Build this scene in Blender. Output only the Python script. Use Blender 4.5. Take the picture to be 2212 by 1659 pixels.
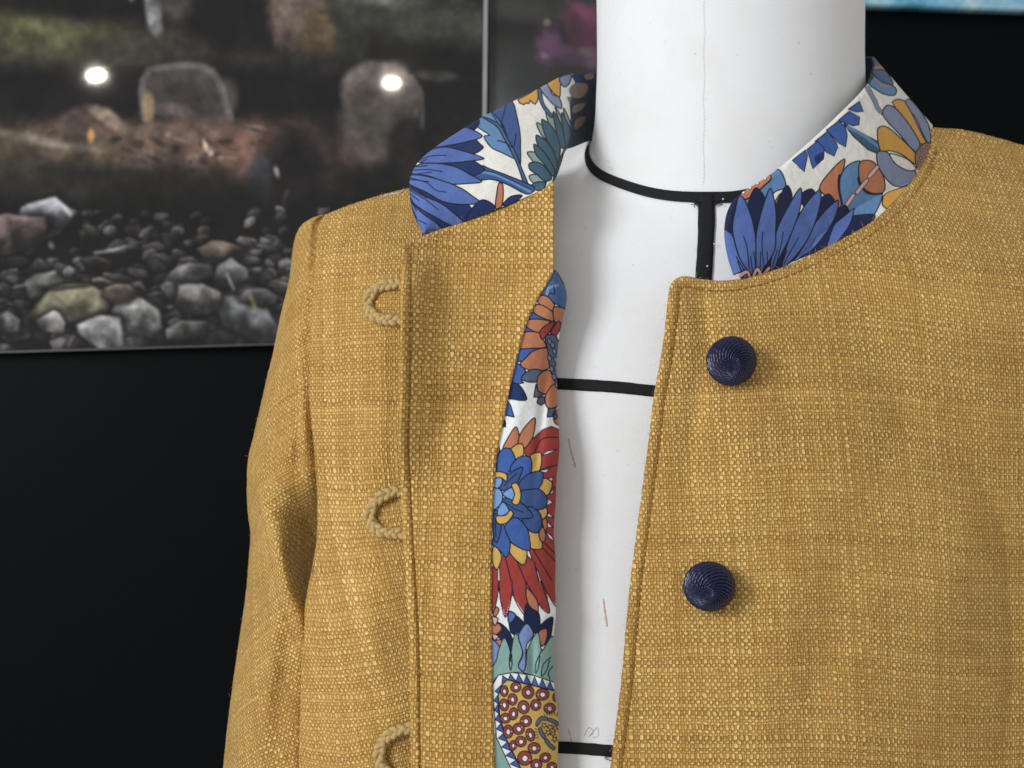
import bpy, math
import numpy as np
from mathutils import Vector

rng = np.random.RandomState(7)
for o in list(bpy.data.objects):
    bpy.data.objects.remove(o, do_unlink=True)
scene = bpy.context.scene
C = scene.collection

# ------------------------------------------------------------------ camera
CAM_D, FPX, CX, CY = 0.55, 3039.0, 1106.0, 829.5      # distance to the jacket, focal length in 2212-wide units
cam_data = bpy.data.cameras.new('camera')
cam_data.sensor_width = 36.0
cam_data.lens = FPX / 2212.0 * 36.0
cam_data.clip_start = 0.02
cam_data.clip_end = 50
cam_data.dof.use_dof = True
cam_data.dof.focus_distance = 0.55
cam_data.dof.aperture_fstop = 19.0
cam = bpy.data.objects.new('camera', cam_data)
cam.location = (0, -CAM_D, 0)
cam.rotation_euler = (math.radians(90), 0, 0)
C.objects.link(cam)
scene.camera = cam

# ------------------------------------------------------------------ light
world = bpy.data.worlds.new('World')
scene.world = world
world.use_nodes = True
bg = world.node_tree.nodes['Background']
bg.inputs[0].default_value = (1.0, 0.985, 0.965, 1)
bg.inputs[1].default_value = 0.48

def area_lamp(name, loc, target, sx, sy, power, col, shape='RECTANGLE'):
    d = bpy.data.lights.new(name, 'AREA')
    d.shape = shape
    d.size = sx
    d.size_y = sy
    d.energy = power
    d.color = col
    o = bpy.data.objects.new(name, d)
    o.location = loc
    o.rotation_euler = (Vector(target) - Vector(loc)).to_track_quat('-Z', 'Y').to_euler()
    C.objects.link(o)
    return o

area_lamp('window_light', (-1.38, -1.22, 0.55), (0.08, 0.0, 0.0), 0.62, 0.85, 28.5, (0.95, 0.975, 1.0))

scene.view_settings.view_transform = 'Standard'
scene.view_settings.look = 'None'
scene.view_settings.gamma = 1.0
scene.view_settings.exposure = 0.0
scene.view_settings.use_curve_mapping = False
scene.cycles.use_denoising = True
scene.cycles.max_bounces = 6

# ------------------------------------------------------------------ helpers
def P(px, py, y):
    k = (CAM_D + y) / FPX
    return np.stack([(px - CX) * k, y + 0 * px, (CY - py) * k], axis=-1)

def lin(c):
    c = np.asarray(c, dtype=float) / 255.0
    return np.where(c <= 0.04045, c / 12.92, ((c + 0.055) / 1.055) ** 2.4)

def lin4(c):
    return tuple(lin(c)) + (1.0,)

def spline(pts, n):
    """smooth curve through pts (any dimension), n samples, chord-length spaced"""
    p = np.asarray(pts, dtype=float)
    d = np.r_[0, np.cumsum(np.linalg.norm(np.diff(p, axis=0), axis=1))]
    t = np.linspace(0, d[-1], n)
    m = np.zeros_like(p)
    for i in range(len(p)):
        a, b = max(i - 1, 0), min(i + 1, len(p) - 1)
        m[i] = (p[b] - p[a]) / max(d[b] - d[a], 1e-9)
    i = np.clip(np.searchsorted(d, t, side='right') - 1, 0, len(p) - 2)
    h = (d[i + 1] - d[i])
    s = ((t - d[i]) / h)[:, None]
    h = h[:, None]
    return ((2 * s**3 - 3 * s**2 + 1) * p[i] + (s**3 - 2 * s**2 + s) * h * m[i]
            + (-2 * s**3 + 3 * s**2) * p[i + 1] + (s**3 - s**2) * h * m[i + 1])

def smoothstep(a, b, x):
    t = np.clip((x - a) / (b - a), 0, 1)
    return t * t * (3 - 2 * t)

class RBF:
    def __init__(self, pts):
        p = np.asarray(pts, dtype=float)
        self.c = p[:, :2] / 500.0
        n = len(p)
        K = self.k(self.c, self.c)
        A = np.zeros((n + 3, n + 3))
        A[:n, :n] = K + 1e-4 * np.eye(n)
        A[:n, n] = 1; A[:n, n + 1:] = self.c
        A[n, :n] = 1; A[n + 1:, :n] = self.c.T
        self.w = np.linalg.solve(A, np.r_[p[:, 2], 0, 0, 0])
    def k(self, a, b):
        r2 = ((a[:, None, :] - b[None, :, :]) ** 2).sum(-1) + 1e-12
        return 0.5 * r2 * np.log(r2)
    def __call__(self, px, py):
        sh = np.shape(px)
        q = np.stack([np.ravel(px), np.ravel(py)], -1) / 500.0
        out = np.empty(len(q))
        n = len(self.c)
        for s in range(0, len(q), 20000):
            b = q[s:s + 20000]
            out[s:s + 20000] = self.k(b, self.c) @ self.w[:n] + self.w[n] + b @ self.w[n + 1:]
        return out.reshape(sh)

def value_noise(h, w, cells, seed):
    r = np.random.RandomState(seed)
    cy = max(2, int(cells * h / w) + 2); cx = int(cells) + 2
    g = r.rand(cy, cx)
    y = np.linspace(0, cy - 1.001, h); x = np.linspace(0, cx - 1.001, w)
    iy = y.astype(int); ix = x.astype(int)
    fy = (y - iy); fx = (x - ix)
    fy = (fy * fy * (3 - 2 * fy))[:, None]; fx = (fx * fx * (3 - 2 * fx))[None, :]
    a = g[iy][:, ix]; b = g[iy][:, ix + 1]; c = g[iy + 1][:, ix]; d = g[iy + 1][:, ix + 1]
    return (a * (1 - fx) + b * fx) * (1 - fy) + (c * (1 - fx) + d * fx) * fy

def fbm(h, w, cells, seed, octv=4, gain=0.5):
    s = np.zeros((h, w)); a = 1.0; t = 0.0
    for k in range(octv):
        s += a * value_noise(h, w, cells * 2**k, seed + k); t += a; a *= gain
    return s / t

def edge_dist(px, py, curve):
    """pixel distance from every grid point to a sampled curve"""
    q = np.stack([px.ravel(), py.ravel()], -1)
    out = np.full(len(q), 1e9)
    c = np.asarray(curve)[:, :2]
    a, b = c[:-1], c[1:]
    for i in range(0, len(a)):
        ab = b[i] - a[i]; l2 = max(ab @ ab, 1e-9)
        t = np.clip(((q - a[i]) @ ab) / l2, 0, 1)
        d = q - a[i] - t[:, None] * ab
        np.minimum(out, (d * d).sum(1), out=out)
    return np.sqrt(out).reshape(px.shape)

def link(name, me, mat, parent=None):
    o = bpy.data.objects.new(name, me)
    C.objects.link(o)
    if mat:
        me.materials.append(mat)
    if parent is not None:
        o.parent = parent
        o.matrix_parent_inverse = parent.matrix_world.inverted()
    return o

def make_mesh(name, verts, faces, smooth=True, uv=None, col=None):
    me = bpy.data.meshes.new(name)
    verts = np.asarray(verts, dtype=np.float32)
    faces = np.asarray(faces, dtype=np.int32)
    nf, k = faces.shape
    me.vertices.add(len(verts)); me.vertices.foreach_set('co', verts.ravel())
    me.loops.add(nf * k); me.loops.foreach_set('vertex_index', faces.ravel())
    me.polygons.add(nf)
    me.polygons.foreach_set('loop_start', np.arange(0, nf * k, k, dtype=np.int32))
    me.polygons.foreach_set('use_smooth', np.full(nf, smooth))
    me.update(calc_edges=True)
    if uv is not None:
        l = me.uv_layers.new(name='UVMap')
        l.data.foreach_set('uv', np.asarray(uv, dtype=np.float32)[faces.ravel()].ravel())
    if col is not None:
        a = me.color_attributes.new('print', 'FLOAT_COLOR', 'POINT')
        c4 = np.ones((len(verts), 4), dtype=np.float32); c4[:, :3] = col
        a.data.foreach_set('color', c4.ravel())
    me.validate()
    return me

def grid_faces(n, m, off=0, wrap=False, flip=False):
    i = np.arange(n - 1)[:, None]
    j = np.arange(m if wrap else m - 1)[None, :]
    j2 = (j + 1) % m
    f = np.stack([i * m + j, i * m + j2, (i + 1) * m + j2, (i + 1) * m + j], -1).reshape(-1, 4) + off
    return f[:, ::-1] if flip else f

def normals_of(Q):
    du = np.gradient(Q, axis=1); dv = np.gradient(Q, axis=0)
    n = np.cross(du, dv)
    n /= np.maximum(np.linalg.norm(n, axis=-1, keepdims=True), 1e-12)
    return n

def sheet(name, Q, mat, parent, thick=0.0015, uv=None, col=None, back=True):
    """closed cloth sheet: front face Q (n,m,3), a back face and a rim"""
    n, m = Q.shape[:2]
    N = normals_of(Q)
    for ax in (0, 1):                                  # steady offset direction along ragged edges
        pad = [(0, 0)] * 3; pad[ax] = (6, 6)
        cs = np.cumsum(np.pad(N, pad, mode='edge'), axis=ax)
        N = np.take(cs, np.arange(12, cs.shape[ax]), ax) - np.concatenate([np.zeros_like(np.take(cs, [0], ax)), np.take(cs, np.arange(0, cs.shape[ax] - 13), ax)], ax)
    N /= np.maximum(np.linalg.norm(N, axis=-1, keepdims=True), 1e-12)
    if N[n // 2, m // 2, 1] < 0:
        N = -N                                         # away from the camera
    if not back:                                       # a print laid on its backing board
        return link(name, make_mesh(name, Q.reshape(-1, 3), grid_faces(n, m), True, None, None if col is None else col.reshape(-1, 3)), mat, parent)
    B = Q + N * thick
    V = np.r_[Q.reshape(-1, 3), B.reshape(-1, 3)]
    F = [grid_faces(n, m), grid_faces(n, m, n * m, flip=True)]
    idx = np.arange(n * m).reshape(n, m)
    ring = np.r_[idx[0, :], idx[1:, -1], idx[-1, -2::-1], idx[-2:0:-1, 0]]
    r2 = np.roll(ring, -1)
    F.append(np.stack([r2, ring, ring + n * m, r2 + n * m], -1))
    F = np.concatenate(F)
    if uv is not None:
        uv = np.r_[uv.reshape(-1, 2), uv.reshape(-1, 2)]
    if col is not None:
        col = np.r_[col.reshape(-1, 3), col.reshape(-1, 3)]
    return link(name, make_mesh(name, V, F, True, uv, col), mat, parent)

def coons(top, bottom, left, right, n, m):
    """2-D grid between four boundary curves; n rows, m columns"""
    T, Bm = spline(top, m), spline(bottom, m)
    L, R = spline(left, n), spline(right, n)
    u = np.linspace(0, 1, m)[None, :, None]; v = np.linspace(0, 1, n)[:, None, None]
    S = ((1 - v) * T[None] + v * Bm[None] + (1 - u) * L[:, None] + u * R[:, None]
         - ((1 - u) * (1 - v) * T[0] + u * (1 - v) * T[-1] + (1 - u) * v * Bm[0] + u * v * Bm[-1]))
    return S[..., 0], S[..., 1]

def tube(path, r, seg=8, ends=True):
    """verts, faces of a round tube along path (n,3); r scalar or (n,)"""
    p = np.asarray(path, dtype=float); n = len(p)
    r = np.broadcast_to(r, (n,))
    t = np.gradient(p, axis=0); t /= np.maximum(np.linalg.norm(t, axis=1, keepdims=True), 1e-12)
    ref = np.array([0.13, 0.97, 0.21])
    a = np.cross(t, ref); a /= np.maximum(np.linalg.norm(a, axis=1, keepdims=True), 1e-9)
    b = np.cross(t, a)
    th = np.linspace(0, 2 * np.pi, seg, endpoint=False)
    V = p[:, None] + r[:, None, None] * (np.cos(th)[None, :, None] * a[:, None] + np.sin(th)[None, :, None] * b[:, None])
    return V.reshape(-1, 3), grid_faces(n, seg, wrap=True)

def join(parts):
    V, F, k = [], [], 0
    for v, f in parts:
        V.append(v); F.append(np.asarray(f) + k); k += len(v)
    return np.concatenate(V), np.concatenate(F)

def thing(name, label, cat, loc):
    o = bpy.data.objects.new(name, None)
    o.empty_display_size = 0.05
    o.location = loc
    C.objects.link(o)
    bpy.context.view_layer.update()
    o['label'] = label
    o['category'] = cat
    return o

# ------------------------------------------------------------------ materials
class NT:
    def __init__(self, name):
        self.m = bpy.data.materials.new(name); self.m.use_nodes = True
        self.t = self.m.node_tree; self.b = self.t.nodes['Principled BSDF']
    def n(self, kind, **kw):
        x = self.t.nodes.new(kind)
        for k, v in kw.items():
            setattr(x, k, v)
        return x
    def l(self, a, b):
        self.t.links.new(a, b)
    def put(self, sock, v):
        if isinstance(v, bpy.types.NodeSocket):
            self.l(v, sock)
        else:
            sock.default_value = v
    def math(self, op, a, b=0.0, c=0.0, clamp=False):
        x = self.n('ShaderNodeMath', operation=op, use_clamp=clamp)
        for i, v in enumerate((a, b, c)):
            self.put(x.inputs[i], v)
        return x.outputs[0]
    def mix(self, f, a, b, mode='MIX'):
        x = self.n('ShaderNodeMix', data_type='RGBA', blend_type=mode)
        self.put(x.inputs[0], f); self.put(x.inputs[6], a); self.put(x.inputs[7], b)
        return x.outputs[2]
    def noise(self, vec, scale, detail=2.0, dims='3D', rough=0.5):
        x = self.n('ShaderNodeTexNoise', noise_dimensions=dims)
        self.put(x.inputs['Scale'], scale); x.inputs['Detail'].default_value = detail
        x.inputs['Roughness'].default_value = rough
        if dims == '1D':
            self.put(x.inputs['W'], vec)
        else:
            self.put(x.inputs['Vector'], vec)
        return x.outputs[0]
    def white(self, a, b=None):
        if b is None:
            x = self.n('ShaderNodeTexWhiteNoise', noise_dimensions='1D'); self.put(x.inputs['W'], a)
        else:
            cmb = self.n('ShaderNodeCombineXYZ'); self.put(cmb.inputs[0], a); self.put(cmb.inputs[1], b)
            x = self.n('ShaderNodeTexWhiteNoise', noise_dimensions='2D'); self.l(cmb.outputs[0], x.inputs['Vector'])
        return x.outputs[0]
    def bump(self, h, strength, dist):
        x = self.n('ShaderNodeBump'); x.inputs['Strength'].default_value = strength
        x.inputs['Distance'].default_value = dist
        self.l(h, x.inputs['Height']); return x.outputs[0]

def weave_material(name, pitch_u, pitch_v):
    """mustard slub linen: plain weave of pale warp and browner weft yarns (UV in metres)"""
    M = NT(name)
    uv = M.n('ShaderNodeUVMap').outputs[0]
    sep = M.n('ShaderNodeSeparateXYZ'); M.l(uv, sep.inputs[0])
    u0, v0 = sep.outputs[0], sep.outputs[1]
    # yarns wander and swell
    wob1 = M.math('SUBTRACT', M.noise(uv, 90.0, 2.0), 0.5)
    wob2 = M.math('SUBTRACT', M.noise(M.math('ADD', u0, 3.7), 430.0, 1.0, '1D'), 0.5)
    wob3 = M.math('SUBTRACT', M.noise(M.math('ADD', v0, 9.1), 430.0, 1.0, '1D'), 0.5)
    nz = M.n('ShaderNodeVectorMath', operation='ADD'); M.l(uv, nz.inputs[0]); nz.inputs[1].default_value = (5.3, 2.1, 0)
    wob4 = M.math('SUBTRACT', M.noise(nz.outputs[0], 520.0, 1.0), 0.5)
    x = M.math('ADD', M.math('MULTIPLY', u0, 1.0 / pitch_u), M.math('ADD', M.math('MULTIPLY', wob1, 1.4), M.math('ADD', M.math('MULTIPLY', wob2, 1.25), M.math('MULTIPLY', wob4, 0.80))))
    y = M.math('ADD', M.math('MULTIPLY', v0, 1.0 / pitch_v), M.math('ADD', M.math('MULTIPLY', wob1, -1.2), M.math('ADD', M.math('MULTIPLY', wob3, 1.1), M.math('MULTIPLY', wob4, -0.65))))
    ix, iy = M.math('FLOOR', x), M.math('FLOOR', y)
    fx = M.math('SUBTRACT', M.math('FRACT', x), 0.5)
    fy = M.math('SUBTRACT', M.math('FRACT', y), 0.5)
    par = M.math('FLOORED_MODULO', M.math('ADD', ix, iy), 2.0)          # 1: weft on top
    def bulge(across, along):
        pinch = M.math('ADD', 0.94, M.math('MULTIPLY', M.math('MULTIPLY', along, along), 0.75))
        a = M.math('COSINE', M.math('MINIMUM', M.math('MULTIPLY', M.math('ABSOLUTE', M.math('MULTIPLY', across, pinch)), math.pi), math.pi * 0.5))
        b = M.math('COSINE', M.math('MULTIPLY', along, math.pi * 0.86))
        return M.math('MULTIPLY', M.math('POWER', M.math('MAXIMUM', a, 0.0), 0.42), b)
    hw = bulge(fx, fy); hf = M.math('MULTIPLY', bulge(fy, fx), 0.70)
    npar = M.math('SUBTRACT', 1.0, par)
    h = M.math('ADD', M.math('MULTIPLY', hw, npar), M.math('MULTIPLY', hf, par))
    # fibres run along each yarn
    cw = M.n('ShaderNodeCombineXYZ'); M.l(M.math('MULTIPLY', u0, 5200.0), cw.inputs[0]); M.l(M.math('MULTIPLY', v0, 900.0), cw.inputs[1])
    cf = M.n('ShaderNodeCombineXYZ'); M.l(M.math('MULTIPLY', u0, 900.0), cf.inputs[0]); M.l(M.math('MULTIPLY', v0, 5200.0), cf.inputs[1])
    fw = M.noise(cw.outputs[0], 1.0, 2.0); ff = M.noise(cf.outputs[0], 1.0, 2.0)
    fibre = M.math('ADD', M.math('MULTIPLY', fw, npar), M.math('MULTIPLY', ff, par))
    # yarn colours: each yarn and each float its own tone
    rw = M.white(ix); rf = M.white(M.math('ADD', iy, 71.3)); rc = M.white(ix, iy)
    slub = M.noise(uv, 42.0, 3.0, rough=0.6)
    tw = M.math('ADD', M.math('MULTIPLY', rw, 0.42), M.math('ADD', M.math('MULTIPLY', rc, 0.30), M.math('MULTIPLY', fibre, 0.28)))
    tf = M.math('ADD', M.math('MULTIPLY', rf, 0.56), M.math('ADD', M.math('MULTIPLY', rc, 0.18), M.math('MULTIPLY', fibre, 0.26)))
    warp = M.mix(M.math('POWER', tw, 1.15), lin4((184, 139, 60)), lin4((254, 219, 140)))
    weft = M.mix(tf, lin4((148, 105, 40)), lin4((213, 165, 82)))
    colr = M.mix(par, warp, weft)
    colr = M.mix(M.math('MULTIPLY', M.math('SUBTRACT', slub, 0.44), 1.5, clamp=True), colr, lin4((166, 116, 44)))
    # recesses between yarns tinted dark brown: their shade put into the colour
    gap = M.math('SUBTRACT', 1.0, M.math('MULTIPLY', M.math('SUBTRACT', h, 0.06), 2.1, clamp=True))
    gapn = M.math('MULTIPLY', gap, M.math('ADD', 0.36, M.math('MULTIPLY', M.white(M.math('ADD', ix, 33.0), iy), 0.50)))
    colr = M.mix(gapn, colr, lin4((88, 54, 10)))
    M.l(colr, M.b.inputs['Base Color'])
    hh = M.math('ADD', h, M.math('MULTIPLY', fibre, 0.40))
    hh = M.math('ADD', hh, M.math('MULTIPLY', rc, 0.16))
    M.l(M.bump(hh, 0.9, 0.00048), M.b.inputs['Normal'])
    M.b.inputs['Roughness'].default_value = 0.62
    M.b.inputs['Specular IOR Level'].default_value = 0.35
    M.b.inputs['Sheen Weight'].default_value = 0.15
    M.b.inputs['Sheen Roughness'].default_value = 0.5
    M.b.inputs['Sheen Tint'].default_value = lin4((250, 220, 160))
    return M.m

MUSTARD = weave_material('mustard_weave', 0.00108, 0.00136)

def print_material():
    M = NT('floral_cotton')
    a = M.n('ShaderNodeAttribute', attribute_name='print')
    tc = M.n('ShaderNodeTexCoord').outputs['Object']
    n1 = M.noise(tc, 420.0, 4.0, rough=0.7); n2 = M.noise(tc, 2400.0, 1.0)
    g = M.math('ADD', 0.74, M.math('ADD', M.math('MULTIPLY', n1, 0.30), M.math('MULTIPLY', n2, 0.20)))
    cmb = M.n('ShaderNodeCombineXYZ')
    for k in range(3):
        M.l(g, cmb.inputs[k])
    M.l(M.mix(1.0, a.outputs['Color'], cmb.outputs[0], 'MULTIPLY'), M.b.inputs['Base Color'])
    crinkle = M.noise(tc, 130.0, 2.0)
    M.l(M.bump(M.math('ADD', M.math('MULTIPLY', crinkle, 2.6), M.math('MULTIPLY', n2, 0.22)), 0.6, 0.0007), M.b.inputs['Normal'])
    M.b.inputs['Roughness'].default_value = 0.75
    M.b.inputs['Specular IOR Level'].default_value = 0.25
    M.b.inputs['Sheen Weight'].default_value = 0.08
    return M.m
FLORAL = print_material()

def canvas_material():
    M = NT('white_canvas')
    tc = M.n('ShaderNodeTexCoord').outputs['Object']
    sep = M.n('ShaderNodeSeparateXYZ'); M.l(tc, sep.inputs[0])
    w1 = M.math('SINE', M.math('MULTIPLY', sep.outputs[0], 9500.0))
    w2 = M.math('SINE', M.math('MULTIPLY', sep.outputs[2], 9500.0))
    weave = M.math('MULTIPLY', w1, w2)
    big = M.noise(tc, 38.0, 4.0, rough=0.65)
    spot = M.noise(tc, 210.0, 1.0)
    dust = M.math('MULTIPLY', M.math('SUBTRACT', spot, 0.74), 9.0, clamp=True)
    lumps = M.noise(tc, 330.0, 2.0)
    c = M.mix(M.math('MULTIPLY', M.math('SUBTRACT', big, 0.45), 1.3, clamp=True), lin4((236, 237, 239)), lin4((226, 223, 217)))
    c = M.mix(M.math('MULTIPLY', dust, 0.22), c, lin4((168, 156, 138)))
    speck = M.noise(tc, 700.0, 0.0)
    c = M.mix(M.math('MULTIPLY', M.math('SUBTRACT', speck, 0.83), 5.0, clamp=True), c, lin4((180, 170, 156)))
    M.l(c, M.b.inputs['Base Color'])
    hh = M.math('ADD', M.math('MULTIPLY', weave, 0.55), M.math('ADD', M.math('MULTIPLY', lumps, 0.9), M.math('MULTIPLY', big, 1.2)))
    M.l(M.bump(hh, 0.35, 0.00035), M.b.inputs['Normal'])
    M.b.inputs['Roughness'].default_value = 0.8
    M.b.inputs['Specular IOR Level'].default_value = 0.2
    return M.m
CANVAS = canvas_material()

def plain(name, rgb, rough, spec=0.3, scale=900.0, amount=0.25, bump=0.0003):
    M = NT(name)
    tc = M.n('ShaderNodeTexCoord').outputs['Object']
    n = M.noise(tc, scale, 3.0)
    dark = tuple(v * (1 - amount) for v in rgb)
    M.l(M.mix(n, lin4(dark), lin4(rgb)), M.b.inputs['Base Color'])
    if bump:
        M.l(M.bump(n, 0.5, bump), M.b.inputs['Normal'])
    M.b.inputs['Roughness'].default_value = rough
    M.b.inputs['Specular IOR Level'].default_value = spec
    return M.m
TAPE = plain('black_cotton_tape', (38, 39, 42), 0.8, 0.25, 1500.0, 0.75, 0.0006)
CORD = plain('tan_cord', (234, 200, 134), 0.8, 0.2, 2600.0, 0.45, 0.0004)
SILK = plain('navy_silk_cord', (8, 20, 70), 0.27, 0.6, 3500.0, 0.35, 0)
PIN = plain('pin_steel', (225, 225, 228), 0.3, 0.8, 300.0, 0.1, 0)
RED_CHALK = plain('red_chalk', (236, 196, 188), 0.9, 0.1, 1500.0, 0.25, 0)
PENCIL = plain('pencil_mark', (196, 193, 190), 0.9, 0.1, 1500.0, 0.25, 0)
SEAM = plain('seam_thread', (232, 231, 230), 0.9, 0.1, 1500.0, 0.2, 0)
WALL = plain('black_wall_paint', (10, 12, 14), 0.45, 0.05, 40.0, 0.12, 0.0004)
ACRYLIC_EDGE = plain('acrylic_edge', (172, 177, 178), 0.25, 0.5, 20.0, 0.35, 0)

def picture_material(name, spec):
    M = NT(name)
    a = M.n('ShaderNodeAttribute', attribute_name='print')
    M.l(a.outputs['Color'], M.b.inputs['Base Color'])
    M.b.inputs['Roughness'].default_value = 0.035
    M.b.inputs['Specular IOR Level'].default_value = spec
    return M.m
PICTURE = picture_material('acrylic_print', 0.5)

# ------------------------------------------------------------------ wall and pictures
WY = 0.50
def slab_px(name, quad, y0, y1, mat, parent):
    q = np.array(quad, dtype=float)
    f = P(q[:, 0], q[:, 1], np.full(4, y0)); b = f.copy(); b[:, 1] = y1
    V = np.r_[f, b]
    F = [(0, 1, 2, 3), (7, 6, 5, 4), (0, 4, 5, 1), (1, 5, 6, 2), (2, 6, 7, 3), (3, 7, 4, 0)]
    return link(name, make_mesh(name, V, F, False), mat, parent)

wall = slab_px('wall', [(-900, -700), (3100, -700), (3100, 2500), (-900, 2500)], WY, WY + 0.05, WALL, None)
wall['kind'] = 'structure'

class Canvas:
    """colours painted on the vertices of a flat print (coordinates in 2212-wide units)"""
    def __init__(self, x0, x1, y0, y1, w, h, base):
        self.x, self.y = np.meshgrid(np.linspace(x0, x1, w), np.linspace(y0, y1, h))
        self.w, self.h = w, h
        self.c = np.ones((h, w, 3)) * np.asarray(base, dtype=float)
    def blend(self, mask, rgb):
        self.c += np.clip(mask, 0, 1)[..., None] * (np.asarray(rgb, dtype=float) - self.c)
    def blob(self, cx, cy, rx, ry, rgb, soft=0.25, ang=0.0, rough=0.0, seed=0, op=1.0):
        a = math.radians(ang)
        dx, dy = self.x - cx, self.y - cy
        r = np.sqrt(((dx * math.cos(a) + dy * math.sin(a)) / rx) ** 2 + ((-dx * math.sin(a) + dy * math.cos(a)) / ry) ** 2)
        if rough:
            r = r + rough * (self.nz(seed) - 0.5) * 2
        self.blend(op * (1 - smoothstep(1 - soft, 1 + soft, r)), rgb)
    _n = {}
    def nz(self, seed):
        key = (self.w, self.h, seed % 5)
        if key not in Canvas._n:
            Canvas._n[key] = fbm(self.h, self.w, 26, 900 + seed % 5, 4, 0.6)
        return Canvas._n[key]
    def stone(self, cx, cy, rx, ry, rgb, ang=0, seed=0, rim=1.5):
        """a photographed stone: irregular outline, lit from above, lost in the dark below"""
        rr = np.random.RandomState(seed * 13 + 5)
        m = 1.7 * max(rx, ry) + 4
        j = np.where(np.abs(self.x[0] - cx) < m)[0]; i = np.where(np.abs(self.y[:, 0] - cy) < m)[0]
        if len(i) < 2 or len(j) < 2:
            return
        sl = (slice(i[0], i[-1] + 1), slice(j[0], j[-1] + 1))
        x, y = self.x[sl] - cx, self.y[sl] - cy
        a = math.radians(ang)
        u, v = (x * math.cos(a) + y * math.sin(a)) / rx, (-x * math.sin(a) + y * math.cos(a)) / ry
        th = np.arctan2(v, u)
        nf = rr.randint(5, 9)
        fa = (np.arange(nf) + 0.55 * rr.rand(nf)) * 2 * math.pi / nf + 6.28 * rr.rand()
        fd = 0.70 + 0.40 * rr.rand(nf); fb = 0.65 + 0.55 * rr.rand(nf)
        cand = np.stack([fd[k] / np.maximum(np.cos(th - fa[k]), 0.12) for k in range(nf)], 0)
        lim = cand.min(0); facet = fb[cand.argmin(0)]
        r = np.hypot(u, v) / np.clip(lim, 0.5, 1.5)
        nzv = self.nz(seed)[sl]
        ins = 1 - smoothstep(0.90, 1.06, r + 0.35 * (nzv - 0.5))
        bed = 1 - smoothstep(0.9, 1.45, r)
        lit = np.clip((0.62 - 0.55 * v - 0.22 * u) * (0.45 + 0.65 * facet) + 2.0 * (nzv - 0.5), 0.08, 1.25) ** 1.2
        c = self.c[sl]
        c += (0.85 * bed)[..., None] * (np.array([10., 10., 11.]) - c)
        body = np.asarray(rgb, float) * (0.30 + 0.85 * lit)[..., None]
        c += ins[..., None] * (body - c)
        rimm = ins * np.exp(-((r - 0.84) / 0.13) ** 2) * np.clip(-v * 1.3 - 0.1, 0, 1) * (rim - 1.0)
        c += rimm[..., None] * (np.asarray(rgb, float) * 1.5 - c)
        self.c[sl] = c
    def streak(self, pts, wid, rgb, op=1.0):
        d = edge_dist(self.x, self.y, spline(pts, 14))
        self.blend(op * (1 - smoothstep(wid * 0.4, wid * 1.3, d)), rgb)

# --- rocks-and-stream print
x0, x1, y0, y1 = -140, 1046, -90, 758
cv = Canvas(x0, x1, y0, y1, 520, 370, (20, 18, 18))
big = fbm(370, 520, 6, 11, 5); fine = fbm(370, 520, 60, 31, 3, 0.7); mott = fbm(370, 520, 22, 47, 4, 0.65)
cv.blend((big - 0.35) * 0.9, (30, 27, 25))
# mossy bank with a dark pool above
cv.blob(140, 95, 360, 62, (50, 50, 34), 0.5, 8, 0.25, 1, 0.95)
cv.blob(110, 75, 130, 45, (84, 84, 44), 0.6, 12, 0.4, 2, 0.85)
cv.blob(50, 40, 60, 22, (104, 104, 60), 0.6, 14, 0.5, 3, 0.6)
cv.blob(430, 135, 330, 30, (48, 44, 36), 0.6, 6, 0.3, 4, 0.8)
cv.blob(880, 60, 320, 50, (62, 64, 54), 0.6, 10, 0.35, 1, 0.75)
cv.blob(820, 20, 70, 18, (92, 96, 84), 0.6, 8, 0.4, 2, 0.8)
cv.blob(180, 15, 260, 30, (15, 14, 14), 0.6, 3, 0.2, 3, 0.9)
cv.blob(520, 60, 100, 70, (17, 15, 17), 0.5, 0, 0.3, 4, 0.95)
cv.blob(330, 15, 19, 70, (128, 130, 132), 0.3, -3, 0.2, 2)
cv.blob(340, 70, 12, 24, (96, 98, 100), 0.5, -12, 0.3, 3, 0.8)
cv.blob(372, 10, 42, 46, (72, 62, 64), 0.5, 0, 0.3, 1, 0.7)
cv.blob(285, 0, 7, 14, (120, 120, 124), 0.5, 10, 0.3, 1, 0.8)
cv.blob(645, 55, 62, 95, (84, 66, 56), 0.25, -18, 0.35, 3)
cv.blob(632, 20, 24, 62, (122, 100, 90), 0.5, -10, 0.5, 2, 0.7)
cv.blob(690, 95, 40, 52, (100, 78, 44), 0.4, 5, 0.3, 4, 0.85)
cv.blob(760, 105, 36, 50, (44, 48, 38), 0.3, 0, 0.2, 1, 0.7)
cv.blob(500, 220, 620, 62, (18, 16, 17), 0.5, 2, 0.15, 1, 0.95)
# standing stone, round stone
cv.blob(395, 212, 92, 62, (64, 58, 56), 0.10, 4, 0.08, 2)
cv.blob(462, 235, 48, 60, (62, 56, 54), 0.2, 30, 0.1, 2)
cv.streak([(312, 265), (306, 200), (318, 165), (360, 155), (440, 155), (468, 180), (498, 270)], 9, (104, 100, 98), 0.7)
cv.blob(320, 240, 13, 36, (150, 122, 80), 0.4, -4, 0.3, 3, 0.9)
cv.blob(412, 225, 66, 44, (50, 45, 44), 0.5, 8, 0.2, 1, 0.8)
cv.blob(822, 235, 92, 76, (92, 82, 76), 0.10, 30, 0.07, 3)
cv.blob(815, 290, 84, 90, (76, 68, 60), 0.3, 0, 0.1, 3, 0.9)
cv.blob(850, 175, 26, 18, (132, 116, 106), 0.6, 0, 0.2, 1, 0.6)
cv.blob(880, 350, 44, 70, (24, 22, 22), 0.25, 0, 0.1, 1, 0.9)
cv.streak([(890, 190), (912, 230), (912, 300)], 5, (96, 96, 96), 0.5)
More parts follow.
